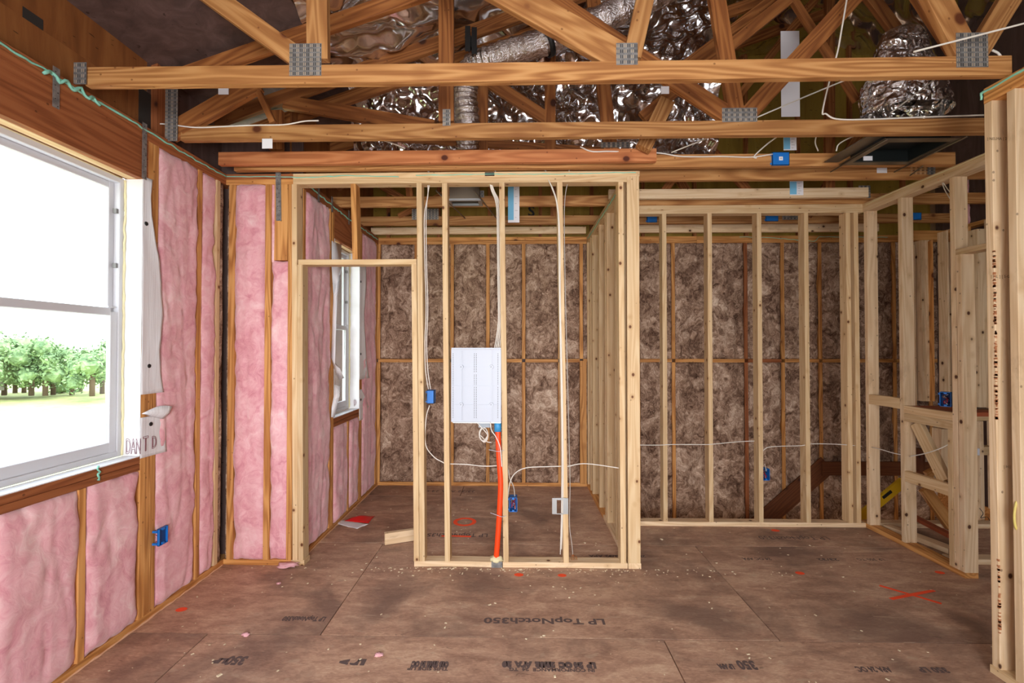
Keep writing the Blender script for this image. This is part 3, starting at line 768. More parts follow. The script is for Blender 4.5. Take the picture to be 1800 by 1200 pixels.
# curled corner of the lower flap
c0, c1, c2, c3 = PX(249, 727, XL+.004), PX(286, 737, XL+.012), PX(303, 714, XL+.05), PX(286, 713, XL+.045)
V = []; n = 8
for i in range(n+1):
    s = i/n
    lo = c0.lerp(c1, s); mid = c0.lerp((c1+c2)/2, s)+Vector((.012, 0, .0)); hi = c0.lerp(c2, s**.9)*(1)+Vector((0, 0, .02*math.sin(s*math.pi)))
    V += [lo, mid, hi]
Fc = []
for i in range(n):
    for k in range(2): a = i*3+k; Fc.append((a, a+1, a+4, a+3))
cu_ = mesh_obj('curled_corner', V, Fc, WRAP, WRP, True); cu_.modifiers.new('thickness', 'SOLIDIFY').thickness = .0008
for px, py in ((257, 393), (262, 643), (265, 745)):
    disc('cap_nail', PX(px, py, XL+.006), (1, 0, 0), .012, BLACK, WRP, .004)
zt_ = zl(250, 783)
text('wrap_lettering', 'T', .12, REDINK, WRP, PX(256, 781, XL+.008), (0, 1, 0), (0, 0, 1), outline=True, sx=.5)
text('wrap_lettering', 'D', .10, REDINK, WRP, PX(271, 778, XL+.010), (0, 1, 0), (0, 0, 1), outline=True, sx=.5)
text('wrap_lettering', 'DAN', .12, REDINK, WRP, (XL-.032, Yo-.006, zt_-.004), (1, 0, 0), (0, 0, 1), outline=True, sx=.33)
WR2 = thing('house_wrap', (XC, Cf, 1.7), 'white house wrap hanging torn round the closet window jambs', 'house wrap')
boxes('jamb_liner', [(XC-.10, XC+.002, Cf-.004, Cf-.001, ZS+.003, ZH-.003)], WRAP, WR2)
boxes('jamb_liner', [(XC-.10, XC+.002, Cn+.001, Cn+.004, ZS+.003, ZH-.003)], WRAP, WR2)
def r2(lst, y0): return [(PX(px, py, XC).z, y0, PX(px, py, XC).y) for px, py in lst]
wrapflap('upper_flap', XC, r2(((641, 465), (639, 520), (638, 580), (640, 630), (647, 664)), Cf-.002), WR2, lift=.02)
wrapflap('lower_flap', XC, r2(((634, 684), (641, 700), (647, 716), (645, 733)), Cf-.002), WR2, lift=.008)
def hang(name, pts, par, X):
    """a strip of torn wrap curling away from the wall"""
    V = [PX(a, b, X+d) for (a, b, d) in pts]; m = len(V)//2
    Fc = [(2*i, 2*i+1, 2*i+3, 2*i+2) for i in range(m-1)]
    o = mesh_obj(name, V, Fc, WRAP, par, True); o.modifiers.new('thickness', 'SOLIDIFY').thickness = .0008
hang('torn_strip', [(583, 423, .005), (600, 430, -.04), (583, 470, .006), (600, 470, .03), (586, 520, .006), (593, 520, .05), (583, 600, .006), (590, 600, .05), (582, 628, .006), (589, 640, .05), (590, 655, .02), (598, 648, .07), (596, 668, .04), (605, 664, .08)], WR2, XC)
hang('torn_strip', [(588, 676, .01), (598, 679, .05), (587, 695, .01), (597, 695, .06), (583, 715, .01), (592, 714, .04), (582, 733, .01), (588, 733, .02)], WR2, XC)
for px, py in ((634, 495), (634, 622), (634, 702)): disc('cap_nail', PX(px, py, XC+.012), (1, 0, 0), .012, BLACK, WR2, .004)
text('wrap_lettering', 'D', .09, REDINK, WR2, PX(624, 708, XC-.004)+Vector((0, 0, 0)), (0, 1, 0), (0, 0, 1), outline=True)
boxes('sill_tape', [(XL-.09, XL+.001, Yn, Yo-.005, ZS, ZS+.005)], WRAP, WRP)
boxes('sill_tape', [(XC-.09, XC+.001, Cn, Cf-.005, ZS, ZS+.005)], WRAP, WR2)

# ================================================================== insulation
gA = 'pink batts in the big left wall'; gB = 'pink batts in the short return wall'; gC = 'pink batts in the closet left wall'
yS = yl(343, 1005); yCr = yl(138, 950)
batt('pink_batt', 'wide pink batt beside the big window with a blue box at its foot', 'X', XL, Yo+.118, yS+.002, T, H-2*T, PINK, gA, .012, .024, seed=1, amp=.011, res=.016)
batt('pink_batt', 'pink batt beside the pale stud in the far corner of the left wall', 'X', XL, yS+T, yc+.004, T, H-2*T, PINK, gA, .010, .024, seed=2, amp=.014, res=.016)
batt('pink_batt', 'pink batt under the big window, between short stud and jamb', 'X', XL, yCr+T, Yo-.002, T, ZS-2*T, PINK, gA, .016, .022, seed=3, amp=.009, res=.015)
batt('pink_batt', 'pink batt low under the big window, nearest the camera at the frame edge', 'X', XL, yCr-.38, yCr+.006, T, ZS-2*T, PINK, gA, .016, .014, seed=4, amp=.009, res=.015)
batt('pink_batt', 'wide pink batt in the return wall, left of the narrow stud', 'Y', YF, xf(411), xf(464), T, H-2*T, PINK, gB, .012, .014, seed=5, amp=.014, nrm=-1, res=.015)
batt('pink_batt', 'narrow pink batt in the return wall under the short upper block', 'Y', YF, xf(475), xf(505), T, PY(490, 458, YF).z, PINK, gB, .010, .012, seed=6, amp=.012, nrm=-1, res=.013)
batt('pink_batt', 'thin sliver of pink batt squeezed beside the short upper block', 'Y', YF, xf(474), xf(480), PY(490, 458, YF).z-.01, H-2*T, PINK, gB, .006, .006, seed=7, amp=.006, nrm=-1, res=.01)
batt('pink_batt', 'tall pink batt just inside the closet doorway before the narrow window', 'X', XC, YF+D+.045, Cn-2*T-.008, T, H-2*T, PINK, gC, .014, .012, seed=8, amp=.014)
batt('pink_batt', 'pink batt under the closet window, nearer of the two', 'X', XC, Cn, yc_(612), T, ZS-2*T, PINK, gC, .012, .006, seed=9, amp=.012)
batt('pink_batt', 'pink batt under the closet window, farther of the two', 'X', XC, yc_(612)+T, Cf, T, ZS-2*T, PINK, gC, .012, .006, seed=10, amp=.012)
batt('pink_batt', 'tall pink batt in the closet wall between window and rear corner', 'X', XC, Cf+2*T+.006, 5.21, T, H-2*T, PINK, gC, .012, .008, seed=11, amp=.012)
batt('pink_batt', 'dim pink batt high behind the right wall studs', 'Y', 4.9, PY(1703, 350, 4.9).x, PY(1760, 350, 4.9).x, PY(1703, 392, 4.9).z, PY(1703, 316, 4.9).z, PINK, 'pink batt beyond the right wall', .01, .02, seed=12, nrm=-1)
batt('brown_batt', 'dark sliver of brown batt in the left corner gap', 'X', XL-.006, yc+T, YF-.002, T, H-2*T, BROWN, 'brown batts in corner gaps', .0, .004, seed=13, amp=.006, res=.015)
batt('brown_batt', 'narrow brown batt strip facing the room in the left corner gap', 'Y', YF+.01, XL+.001, xf(400)-.001, T, H-2*T, BROWN, 'brown batts in corner gaps', .0, .003, seed=14, amp=.005, nrm=-1, res=.012)
names = ['first', 'second', 'third', 'fourth', 'fifth', 'sixth', 'seventh', 'eighth', 'ninth', 'tenth', 'eleventh', 'twelfth', 'thirteenth', 'fourteenth', 'fifteenth', 'sixteenth', 'seventeenth', 'eighteenth']
gD = 'brown batts in the rear wall'
for i in range(len(backst)-1):
    a, b = backst[i]+T/2, backst[i+1]-T/2
    if b-a < .05: continue
    where = 'closet corner' if i < 7 else 'closet corner, seen past the stair partition'
    low = T if a < .8 else -1.1
    res = .02
    batt('brown_batt', f'brown batt above rear wall blocking, {names[i]} bay counted from the closet corner', 'Y', YB, a, b, zb+T/2, H-2*T, BROWN, gD, .006, .006, seed=20+i, amp=.02, nrm=-1, res=res)
    batt('brown_batt', f'brown batt below rear wall blocking, {names[i]} bay counted from the closet corner', 'Y', YB, a, b, low, zb-T/2, BROWN, gD, .006, .006, seed=50+i, amp=.02, nrm=-1, res=res)

# ================================================================== roof trusses
def nail_plate(parent, Y, x0, y0, x1, y1, rows=5, name='nail_plate'):
    a, b = PY(x0, y0, Y), PY(x1, y1, Y); xa, xb2 = sorted((a.x, b.x)); za, zb2 = sorted((a.z, b.z))
    V, Fc, FM = [], [], []
    boxm(V, Fc, xa, xb2, Y-.0016, Y, za, zb2); FM += [0]*6
    nc = max(2, int((xb2-xa)/.008)); nr = max(2, int((zb2-za)/.021))
    for j in range(nr):
        for i in range(nc):
            x = xa+(i+.5)*(xb2-xa)/nc; z = za+(j+.5)*(zb2-za)/nr
            q = len(V); V += [(x-.0016, Y-.0019, z-.0075), (x+.0016, Y-.0019, z-.0075), (x+.0016, Y-.0019, z+.0075), (x-.0016, Y-.0019, z+.0075)]
            Fc.append((q, q+1, q+2, q+3)); FM.append(1 if (i//2) % 2 else 2)
    return mesh_obj(name, V, Fc, STEEL, parent, False, [STEEL, STEELDARK, TOOTH], FM)
def truss(Y, label, webs=(), plates=(), x0=-2.12, x1=3.0, tops=True, mat=TRUSS, chord=D, chordz=H, gp='roof trusses crossing overhead', topx=(-2.15, 4.3)):
    t = thing('roof_truss', (0, Y+T/2, H), label, 'roof truss', gp)
    yc0 = Y+T/2
    board('bottom_chord', (x0, yc0, chordz+chord/2), (x1, yc0, chordz+chord/2), chord, T, mat, t, (0, 0, 1), bow=.004)
    if tops:
        z0 = roofz(topx[0])-.12; xe = min(topx[1], 3.3)
        board('top_chord', (topx[0], yc0, z0), (xe, yc0, roofz(xe)-.12), .095, T, TRUSS_SHADE, t, (0, 0, 1), bow=.004)
    for wv in webs:
        xa, ya, xb3, yb3, wpx = wv[:5]
        a, b = PY(xa, ya, Y), PY(xb3, yb3, Y); w = wpx/F*Y
        if a.z < b.z: a, b = b, a
        ext = wv[5] if len(wv) > 5 else True
        if ext:
            d = (a-b).normalized(); k = 0
            while a.z < roofz(a.x)-.20 and k < 60: a = a+d*.05; k += 1
        a.y = b.y = yc0+(.0 if len(wv) < 7 else wv[6])
        board('web', a, b, w, T*.98, mat if Y < 2.4 else TRUSS_SHADE, t, (b-a).cross(Vector((0, 1, 0))), bow=.002)
    for p in plates: nail_plate(t, Y, *p)
    return t
truss(2.19, 'nearest roof truss with big toothed plates, lowest across the top of view',
      [(385, 0, 520, 98, 36), (557, 0, 557, 103, 38), (918, 0, 1096, 101, 50), (1134, 0, 1112, 98, 31), (1655, 0, 1707, 100, 42), (1790, -20, 1722, 90, 34)],
      [(509, 77, 565, 133), (1083, 76, 1121, 114), (1680, 58, 1737, 118)], x1=2.262, x0=-2.06, topx=(-1.55, 4.3))
truss(2.785, 'second roof truss from the camera, a cable stapled along its left',
      [(784, 0, 784, 212, 27), (1262, 0, 1296, 200, 28), (1010, 22, 1292, 208, 30), (1470, 30, 1308, 208, 30), (452, 143, 296, 232, 33, False), (448, 150, 478, 214, 10, False), (1600, -40, 1700, 110, 26)],
      [(778, 192, 792, 221), (1269, 190, 1331, 214)], x0=-2.03, x1=2.99)
truss(3.27, 'third roof truss behind the red beam, carrying the blue ceiling box',
      [(1060, 140, 1074, 262, 24), (484, 193, 484, 262, 24, False), (498, 178, 762, 222, 24, False), (1235, 120, 1130, 205, 20), (1540, 0, 1600, 80, 22), (1405, 10, 1510, 175, 12)],
      [(1056, 250, 1107, 259)], x0=-2.0, x1=2.99)
truss(3.52, 'fourth roof truss just behind the closet front top plate',
      [(848, 140, 848, 300, 20), (850, 135, 962, 208, 22), (967, 130, 967, 300, 19), (640, 236, 1065, 265, 13, False), (1190, 130, 1350, 10, 26)],
      [(1057, 286, 1110, 290), (1600, 292, 1644, 307)], x0=-1.6, x1=4.4)
truss(4.13, 'fifth roof truss over the middle of the closet',
      [(700, 150, 720, 345, 12), (1200, 200, 1330, 350, 13), (1290, 180, 1160, 345, 13), (1460, 60, 1460, 345, 16), (520, 240, 600, 330, 14)],
      [(836, 335, 851, 347), (1509, 326, 1530, 348)], x0=-1.65, x1=4.4)
truss(4.76, 'rear roof truss above the closet, next to the gable',
      [(800, 330, 700, 380, 10, False), (730, 360, 640, 310, 10, False), (1150, 240, 1230, 370, 14), (1560, 160, 1420, 380, 14), (975, 200, 975, 380, 14)],
      [(724, 367, 771, 386), (1375, 376, 1410, 386)], x0=-1.65, x1=4.4)
# loose boards riding on the framing
rb = board('ceiling_backing_board', (PY(386, 278, 3.185).x, 3.19, PY(700, 277, 3.185).z), (PY(1153, 277, 3.185).x, 3.19, PY(700, 277, 3.185).z), .088, T, BEAM, None, (0, 0, 1))
tag(rb, 'long reddish backing beam in front of the closet top plate', 'beam')
nb = board('ceiling_backing_board', (PY(870, 340, 4.0).x+.96, 3.98, PY(1300, 339, 3.96).z), (PY(1527, 339, 3.96).x, 3.98, PY(1300, 339, 3.96).z), .080, T, PALE2, None, (0, 0, 1))
tag(nb, 'pale backing board above the stair partition ending at a steel plate', 'board')
fb = board('ceiling_backing_board', (XC-.05, 5.2, PY(800, 405, 5.18).z), (PY(1030, 405, 5.18).x, 5.2, PY(800, 405, 5.18).z), .075, T, PALE2, None, (0, 0, 1))
tag(fb, 'pale backing board along the top of the closet rear wall', 'board')
fb2 = board('ceiling_backing_board', (.87, 5.18, PY(800, 403, 5.16).z), (3.9, 5.18, PY(800, 403, 5.16).z), .085, T, PALE2, None, (0, 0, 1))
tag(fb2, 'pale backing board along the rear wall top beyond the stair partition', 'board')
hc = board('ridge_brace', PY(280, 70, 3.3), PY(385, 62, 3.3), .10, .05, RED, None, (0, 0, 1)); tag(hc, 'short dim brace near the upper left heel sheathing', 'board')
st_ = board('sawn_off_post', PY(1172, 178, 3.1), PY(1130, 262, 3.1), .10, .06, TRUSS, None, (1, 0, 0)); tag(st_, 'slanting sawn off pale post above the closet end stud', 'post')

# ---- foil faced blanket hanging behind the webs
V = []; nx, nz = 190, 90
for j in range(nz+1):
    for i in range(nx+1):
        s = i/nx; t = j/nz; x = -1.36+3.0*s; zl_ = 3.10+.05*noise.noise(Vector((x*3, 0, 0))); zh = roofz(x)+.02; z = zl_+(zh-zl_)*t
        k = .45*x+.9*z; kk = .9*x-.45*z
        y = 3.86-.16*t+.07*noise.noise(Vector((x*1.7, z*2.2, 5)))+.085*abs(noise.noise(Vector((k*5.2, kk*1.7, 3))))+.05*abs(noise.noise(Vector((kk*6.5, k*5, 9))))+.022*noise.noise(Vector((x*17, z*17, 1)))
        V.append((x, y, z))
Fc = [(j*(nx+1)+i, j*(nx+1)+i+1, (j+1)*(nx+1)+i+1, (j+1)*(nx+1)+i) for j in range(nz) for i in range(nx)]
fbk = mesh_obj('foil_blanket', V, Fc, FOILB, None, True); tag(fbk, 'crumpled silver foil faced blanket hanging behind the roof webs and duct', 'insulation')

# ================================================================== ducts
def crumple_tube(name, pts, r, parent, label=None, cat=None):
    P = catmull(pts, 16); sides = 28; V = []; up = Vector((0, 0, 1)); L = len(P)
    for i, p in enumerate(P):
        t = (P[min(i+1, L-1)]-P[max(i-1, 0)]).normalized(); s = t.cross(Vector((0, .999, .04))).normalized(); u = s.cross(t)
        for k in range(sides):
            a = 2*math.pi*k/sides; d = s*math.cos(a)+u*math.sin(a)
            q = p+d*r; rr = r*(1+.05*math.sin(i*1.9)+.05*noise.noise(q*14)+.04*noise.noise(q*33)); V.append(p+d*rr)
    Fc = [(i*sides+k, i*sides+(k+1) % sides, (i+1)*sides+(k+1) % sides, (i+1)*sides+k) for i in range(L-1) for k in range(sides)]
    return mesh_obj(name, V, Fc, DUCT, parent, False)
du = thing('flexible_duct', PY(818, 160, 3.4), 'silver foil flexible duct slanting behind the roof webs with black straps', 'duct')
crumple_tube('duct_sleeve', [PY(1240, -55, 3.05), PY(1130, 2, 3.1), PY(1000, 58, 3.15), PY(880, 98, 3.25), PY(832, 118, 3.32), PY(818, 160, 3.38), PY(822, 215, 3.42), PY(822, 262, 3.52)], .088, du)
for px, py, Y, tt in ((962, 72, 3.16, (1, .0, .45)), (832, 90, 3.30, (1, 0, .5))):
    c = PY(px, py, Y); t = Vector(tt).normalized(); s = t.cross(Vector((0, 1, 0))).normalized(); u = Vector((0, 1, 0)); V = []; Fc = []; n = 24
    for k in range(n):
        a = 2*math.pi*k/n
        for w in (-.018, .018):
            for rr in (.094, .101): V.append(c+t*w+(s*math.cos(a)+u*math.sin(a))*rr)
    for k in range(n):
        a, b = k*4, ((k+1) % n)*4; Fc += [(a+1, b+1, b+3, a+3), (a, a+2, b+2, b), (a, b, b+1, a+1), (a+2, a+3, b+3, b+2)]
    mesh_obj('strap', V, Fc, BLACK, du, True)
boxes('strap_tail', [(c.x-.045, c.x-.01, 3.18, 3.19, c.z-.07, c.z+.10), (c.x+.0, c.x+.035, 3.18, 3.19, c.z-.09, c.z+.09)], BLACK, du)
pl = thing('duct_boot', PY(1600, 198, 3.05), 'big silver foil wrapped duct boot above the dark ceiling register', 'duct')
def lathe(name, cx, cy, prof, mat, parent, amp=.05, sq=1.0, sides=48):
    V = []; m = len(prof)
    for i, (r, z) in enumerate(prof):
        for k in range(sides):
            a = 2*math.pi*k/sides; q = Vector((math.cos(a)*r, math.sin(a)*r, z))
            rr = r+amp*(noise.noise(q*6)+.6*noise.noise(q*15)); V.append((cx+math.cos(a)*rr, cy+math.sin(a)*rr*sq, z+amp*.3*noise.noise(q*9)))
    Fc = [(i*sides+k, i*sides+(k+1) % sides, (i+1)*sides+(k+1) % sides, (i+1)*sides+k) for i in range(m-1) for k in range(sides)]
    Fc.append(tuple((m-1)*sides+k for k in range(sides)))
    return mesh_obj(name, V, Fc, mat, parent, False)
cb = PY(1596, 198, 3.08); zt2 = PY(1596, 45, 3.08).z
lathe('foil_wrap', cb.x, 3.12, [(.262, cb.z), (.255, cb.z+.06), (.245, cb.z+.14), (.225, cb.z+.22), (.19, cb.z+.30), (.165, cb.z+.38), (.16, cb.z+.46), (.13, cb.z+.53), (.08, cb.z+.57), (.02, cb.z+.58)], FOIL, pl, .03, .8)
# the register frame, a metal pan let into the ceiling plane
rg = thing('ceiling_register', PZ(1600, 258, 2.80), 'dark open ceiling register pan with a metal rim, upper right', 'register')
q = [PZ(1492, 289, 2.785), PZ(1607, 289, 2.785), PZ(1708, 231, 2.785), PZ(1560, 229, 2.785)]
xa = (q[0].x+q[3].x)/2; xb4 = (q[1].x+q[2].x)/2; ya = q[0].y; yb5 = q[2].y
y0, y1 = sorted((ya, yb5)); y0 = max(y0, 2.835)
rw = .045
boxes('rim', [(xa, xb4, y0, y0+rw, 2.780, 2.786), (xa, xb4, y1-rw, y1, 2.780, 2.786), (xa, xa+rw*1.3, y0+rw, y1-rw, 2.780, 2.786), (xb4-rw, xb4, y0+rw, y1-rw, 2.780, 2.786)], REGT, rg)
boxes('pan', [(xa+rw, xb4-rw, y0+rw, y0+rw+.006, 2.786, 2.86), (xa+rw, xb4-rw, y1-rw-.006, y1-rw, 2.786, 2.86), (xa+rw, xa+rw+.006, y0+rw, y1-rw, 2.786, 2.86), (xb4-rw-.006, xb4-rw, y0+rw, y1-rw, 2.786, 2.86), (xa+rw, xb4-rw, y0+rw, y1-rw, 2.86, 2.866)], REGD, rg)
boxes('side_flange', [(xa-.10, xa-.002, y0-.02, y1, 2.80, 2.805)], REGT, rg)
for (p, r_) in (((1460, 302), (1560, 245)), ((1572, 302), (1700, 240)), ((1600, 308), (1622, 292))):
    tube('hanger_bar', [PZ(*p, 2.775), PZ(*r_, 2.775)], .005, REGT, rg, curved=False)
boxes('paper_sticker', [(xa+rw+.08, xa+rw+.14, y1-rw-.008, y1-rw-.0065, 2.79, 2.82)], PAPER, rg)
# register over the closet
r2_ = thing('ceiling_register', (0, 0, 0), 'small grey steel ceiling register over the closet above a blue box', 'register')
p, q2 = PY(790, 344, 3.95), PY(842, 320, 3.95); 
boxes('rim', [(p.x-.02, q2.x+.02, 3.95, 3.975, 2.782, 2.80), (p.x-.02, q2.x+.02, 4.09, 4.115, 2.782, 2.80), (p.x-.02, p.x+.01, 3.975, 4.09, 2.782, 2.80), (q2.x-.01, q2.x+.02, 3.975, 4.09, 2.782, 2.80)], GALV, r2_)
boxes('pan', [(p.x, q2.x, 3.96, 3.965, 2.80, 2.90), (p.x, q2.x, 4.10, 4.105, 2.80, 2.90), (p.x, p.x+.006, 3.965, 4.10, 2.80, 2.90), (q2.x-.006, q2.x, 3.965, 4.10, 2.80, 2.90), (p.x, q2.x, 3.96, 4.105, 2.90, 2.906)], REGT, r2_)
for xq in (p.x-.03, q2.x+.02): tube('hanger_bar', [(xq-.04, 3.7, 2.785), (xq+.10, 4.5, 2.785)], .006, REGT, r2_, curved=False)

# ================================================================== media box, conduit and the wiring in the closet front
mb = thing('media_box', (xf(837), YF, PY(837, 741, YF).z), 'white perforated structured wiring box fixed between two closet front studs', 'wiring box')
p, q2 = PY(793, 741, YF-.004), PY(881, 614, YF-.004)
mx0, mx1, mz0, mz1 = p.x, q2.x, p.z, q2.z; mh = mz1-mz0; mw = mx1-mx0
bbox('cover', mx0, mx1, YF-.010, YF-.002, mz0, mz1, WHITE, mb, bow=0)
boxes('box_body', [(mx0+.006, mx1-.006, YF-.002, YF+.085, mz0+.004, mz1-.004)], WHITE, mb)
boxes('top_lip', [(mx0+.002, mx1-.002, YF-.006, YF+.085, mz1+.001, mz1+.012)], WHITE, mb)
boxes('bottom_lip', [(mx0+.012, mx1-.002, YF-.012, YF+.085, mz0-.008, mz0-.001)], GALV, mb)
for s in (.205, .805):
    boxes('rib', [(mx0+mw*s-.005, mx0+mw*s+.005, YF-.018, YF-.0095, mz0+.01, mz1-.01)], WHITE, mb)
for s in (.24, .5, .76):
    boxes('rib', [(mx0+.015, mx1-.012, YF-.0145, YF-.0095, mz0+mh*s-.0015, mz0+mh*s+.0015)], WHITE, mb)
for s in (.205, .805):
    for t in (.24, .76):
        bs = disc('boss', (mx0+mw*s, YF-.0095, mz0+mh*t), (0, -1, 0), .016, WHITE, mb, .013, 20)
        disc('boss_hole', (mx0+mw*s-.002, YF-.0226, mz0+mh*t), (0, -1, 0), .0028, STEELDARK, mb, .0004, 8)
hl = []
for cxp in (.04, .465, .505, .935):
    for k in range(37):
        if cxp in (.465, .505) and k in (25,): continue
        z = mz0+.028+k*(mh-.05)/37+.003; x = mx0+mw*cxp; hl.append((x-.0022, x+.0022, YF-.0106, YF-.0099, z-.0025, z+.0025))
o = boxes('perforations', hl, STEELDARK, mb); o['kind'] = 'stuff'

cnd = thing('conduit', PY(873, 978, YF), 'bright orange flexible conduit rising from the floor plate to the white box', 'conduit')
cp = [PY(872, 984, YF+.02), PY(874, 960, YF+.012), PY(878, 900, YF+.006), PY(880, 850, YF+.004), PY(877, 800, YF+.01), PY(875, 750, YF+.02)]
tube('orange_pipe', cp, .0195, ORANGE, cnd, 20, 8)
tube('blue_coupling', [PY(875, 758, YF+.02), PY(875, 739, YF+.02)], .025, plain('light_blue_plastic', srgb(62, 150, 206), .5), cnd, 20, curved=False)
fm_ = blob('foam_collar', PY(873, 982, YF+.02)+Vector((0, 0, .0)), .036, CREAM, None, .45, 2.4, 3, (1.25, 1, .75), 3)
tag(fm_, 'lumpy cream foam collar round the foot of the orange conduit', 'foam')
for (a, b, lab) in (((862, 901), (888, 908), 'lower'), ((859, 790), (884, 793), 'upper')):
    ct = tube('cable_tie', [PY(a[0], a[1], YF-.04), PY((a[0]+b[0])/2, (a[1]+b[1])/2+1, YF-.03), PY(b[0]-6, b[1], YF-.022), PY(b[0]+2, b[1]-2, YF-.006)], .0018, WHITE, None)
    tag(ct, f'{lab} white cable tie wrapped round the orange conduit', 'cable tie')

CABN = []
def cable(label, pts, r=.0036, mat=None, cat='cable', group=None, n=6, name='electrical_cable'):
    o = tube(name, pts, r, mat or CABLE, None, 8, n); tag(o, label, cat, group); return o
def P3(l, Y): return [PY(a[0], a[1], a[2] if len(a) > 2 else Y) for a in l]
Yb = YF+.05
cable('two white cables from orange foam down to the blue box left of media bay', P3([(752, 318), (752, 345), (746, 380), (747, 470), (749, 540), (747, 600), (748, 650), (753, 684)], Yb))
cable('twin white cable beside the first, ending at the blue box in the doorway side bay', P3([(756, 318), (751, 350), (749, 390), (750, 470), (752, 540), (750, 600), (752, 650), (757, 684)], Yb))
cable('white cable looping from the blue doorway box down to the media bay', P3([(755, 712), (749, 735), (748, 780), (762, 802), (778, 812), (786, 816)], Yb))
cable('white cable crossing behind the orange conduit to the next stud', P3([(788, 815), (820, 816), (850, 819), (881, 818)], Yb))
cable('white cable arching from the low blue outlet box to the leaning stud', P3([(892, 880), (896, 850), (905, 832), (925, 822), (960, 820), (992, 819)], Yb))
cable('grey white cable dropping into the low blue outlet box', P3([(886, 816), (893, 824), (896, 840), (903, 856), (905, 874)], Yb), mat=CABLEG)
cable('white cable running right from the leaning stud to the end stud', P3([(996, 820), (1020, 815), (1045, 816), (1092, 823)], Yb))
for k in range(4):
    cable('white cable among the four dropping from cream foam into the white box', P3([(861+k, 322), (864+k*1.5, 335), (872+k*2, 358), (874+k*2, 400), (875+k*2, 480), (876+k*2, 560), (873+k*2.5, 590), (869+k*3, 614)], YF+.045+.004*k), r=.0034, group='cables into the white box')
cable('white cable down the left side of the leaning stud to the floor', P3([(964, 316), (970, 330), (978, 355), (982, 400), (983, 500), (985, 600), (987, 700), (988, 800), (987, 900), (985, 974)], YF-.008))
cable('white cable just beside it on the leaning stud, a little shorter', P3([(965, 318), (973, 335), (980, 360), (984, 410), (985, 520), (987, 620), (989, 720), (990, 820), (989, 900), (987, 965)], YF-.012))
cable('thin cable right of the leaning stud ending in bare copper above the floor plate', P3([(998, 318), (993, 350), (992, 400), (994, 520), (997, 640), (1000, 760), (1002, 850), (1001, 920), (1005, 955), (1007, 976)], Yb), r=.003, mat=CABLEG)
lp = []
for k in range(26):
    a = k/26*math.pi*2*2.6; lp.append((849+7*math.cos(a)+k*.1, 762+12*math.sin(a)+k*.12, YF+.02+.002*k))
lp += [(856, 776, YF+.05), (864, 777, YF+.05)]
cable('coiled bundle of white cable hanging under the white box', P3([(838, 742, YF+.02)]+lp, YF+.03), r=.0032, n=3)
cable('white cable curving from under the white box across the conduit', P3([(862, 742), (864, 756), (872, 768), (879, 785), (881, 805), (882, 820)], YF-.02))
bc = boxes('box_connector', [(PY(841, 748, YF).x, PY(862, 748, YF).x, YF+.02, YF+.06, PY(841, 752, YF).z, mz0-.009)], plain('grey_plastic', srgb(150, 158, 166), .5)); tag(bc, 'small grey connector under the white wiring box', 'connector')
wf = tubes('copper_ends', [P3([(1007, 974), (1004+k*3, 978+((k*7) % 5), Yb-.01*k), (1005+k*3, 984, Yb-.02)], Yb) for k in range(4)], .0022, COPPER, None); tag(wf, 'curl of bare copper strands on the closet front floor plate', 'wire')
for (px, py, Y, r, m, lab) in ((754, 318, YF+.05, .012, OFOAM, 'orange fire foam dab under the top plate left of the media bay'), (861, 322, YF+.05, .017, CREAM, 'cream foam dab where the thick cables pass the top plate'), (967, 317, YF+.05, .012, CREAM, 'small cream foam dab at the top of the leaning stud'), (999, 316, YF+.05, .012, OFOAM, 'orange foam dab right of the leaning stud top'), (1655, 317, PX(1655, 317, XR+.03).y, .022, OFOAM, 'orange foam dab under the right wall top plate'), (1768, 153, 2.24, .018, OFOAM, 'orange foam dab under the near right wall top plate')):
    b_ = blob('foam_dab', PY(px, py, Y), r, m, None, .5, 2.5, 2, (1.2, 1, .8), px); tag(b_, lab, 'foam')

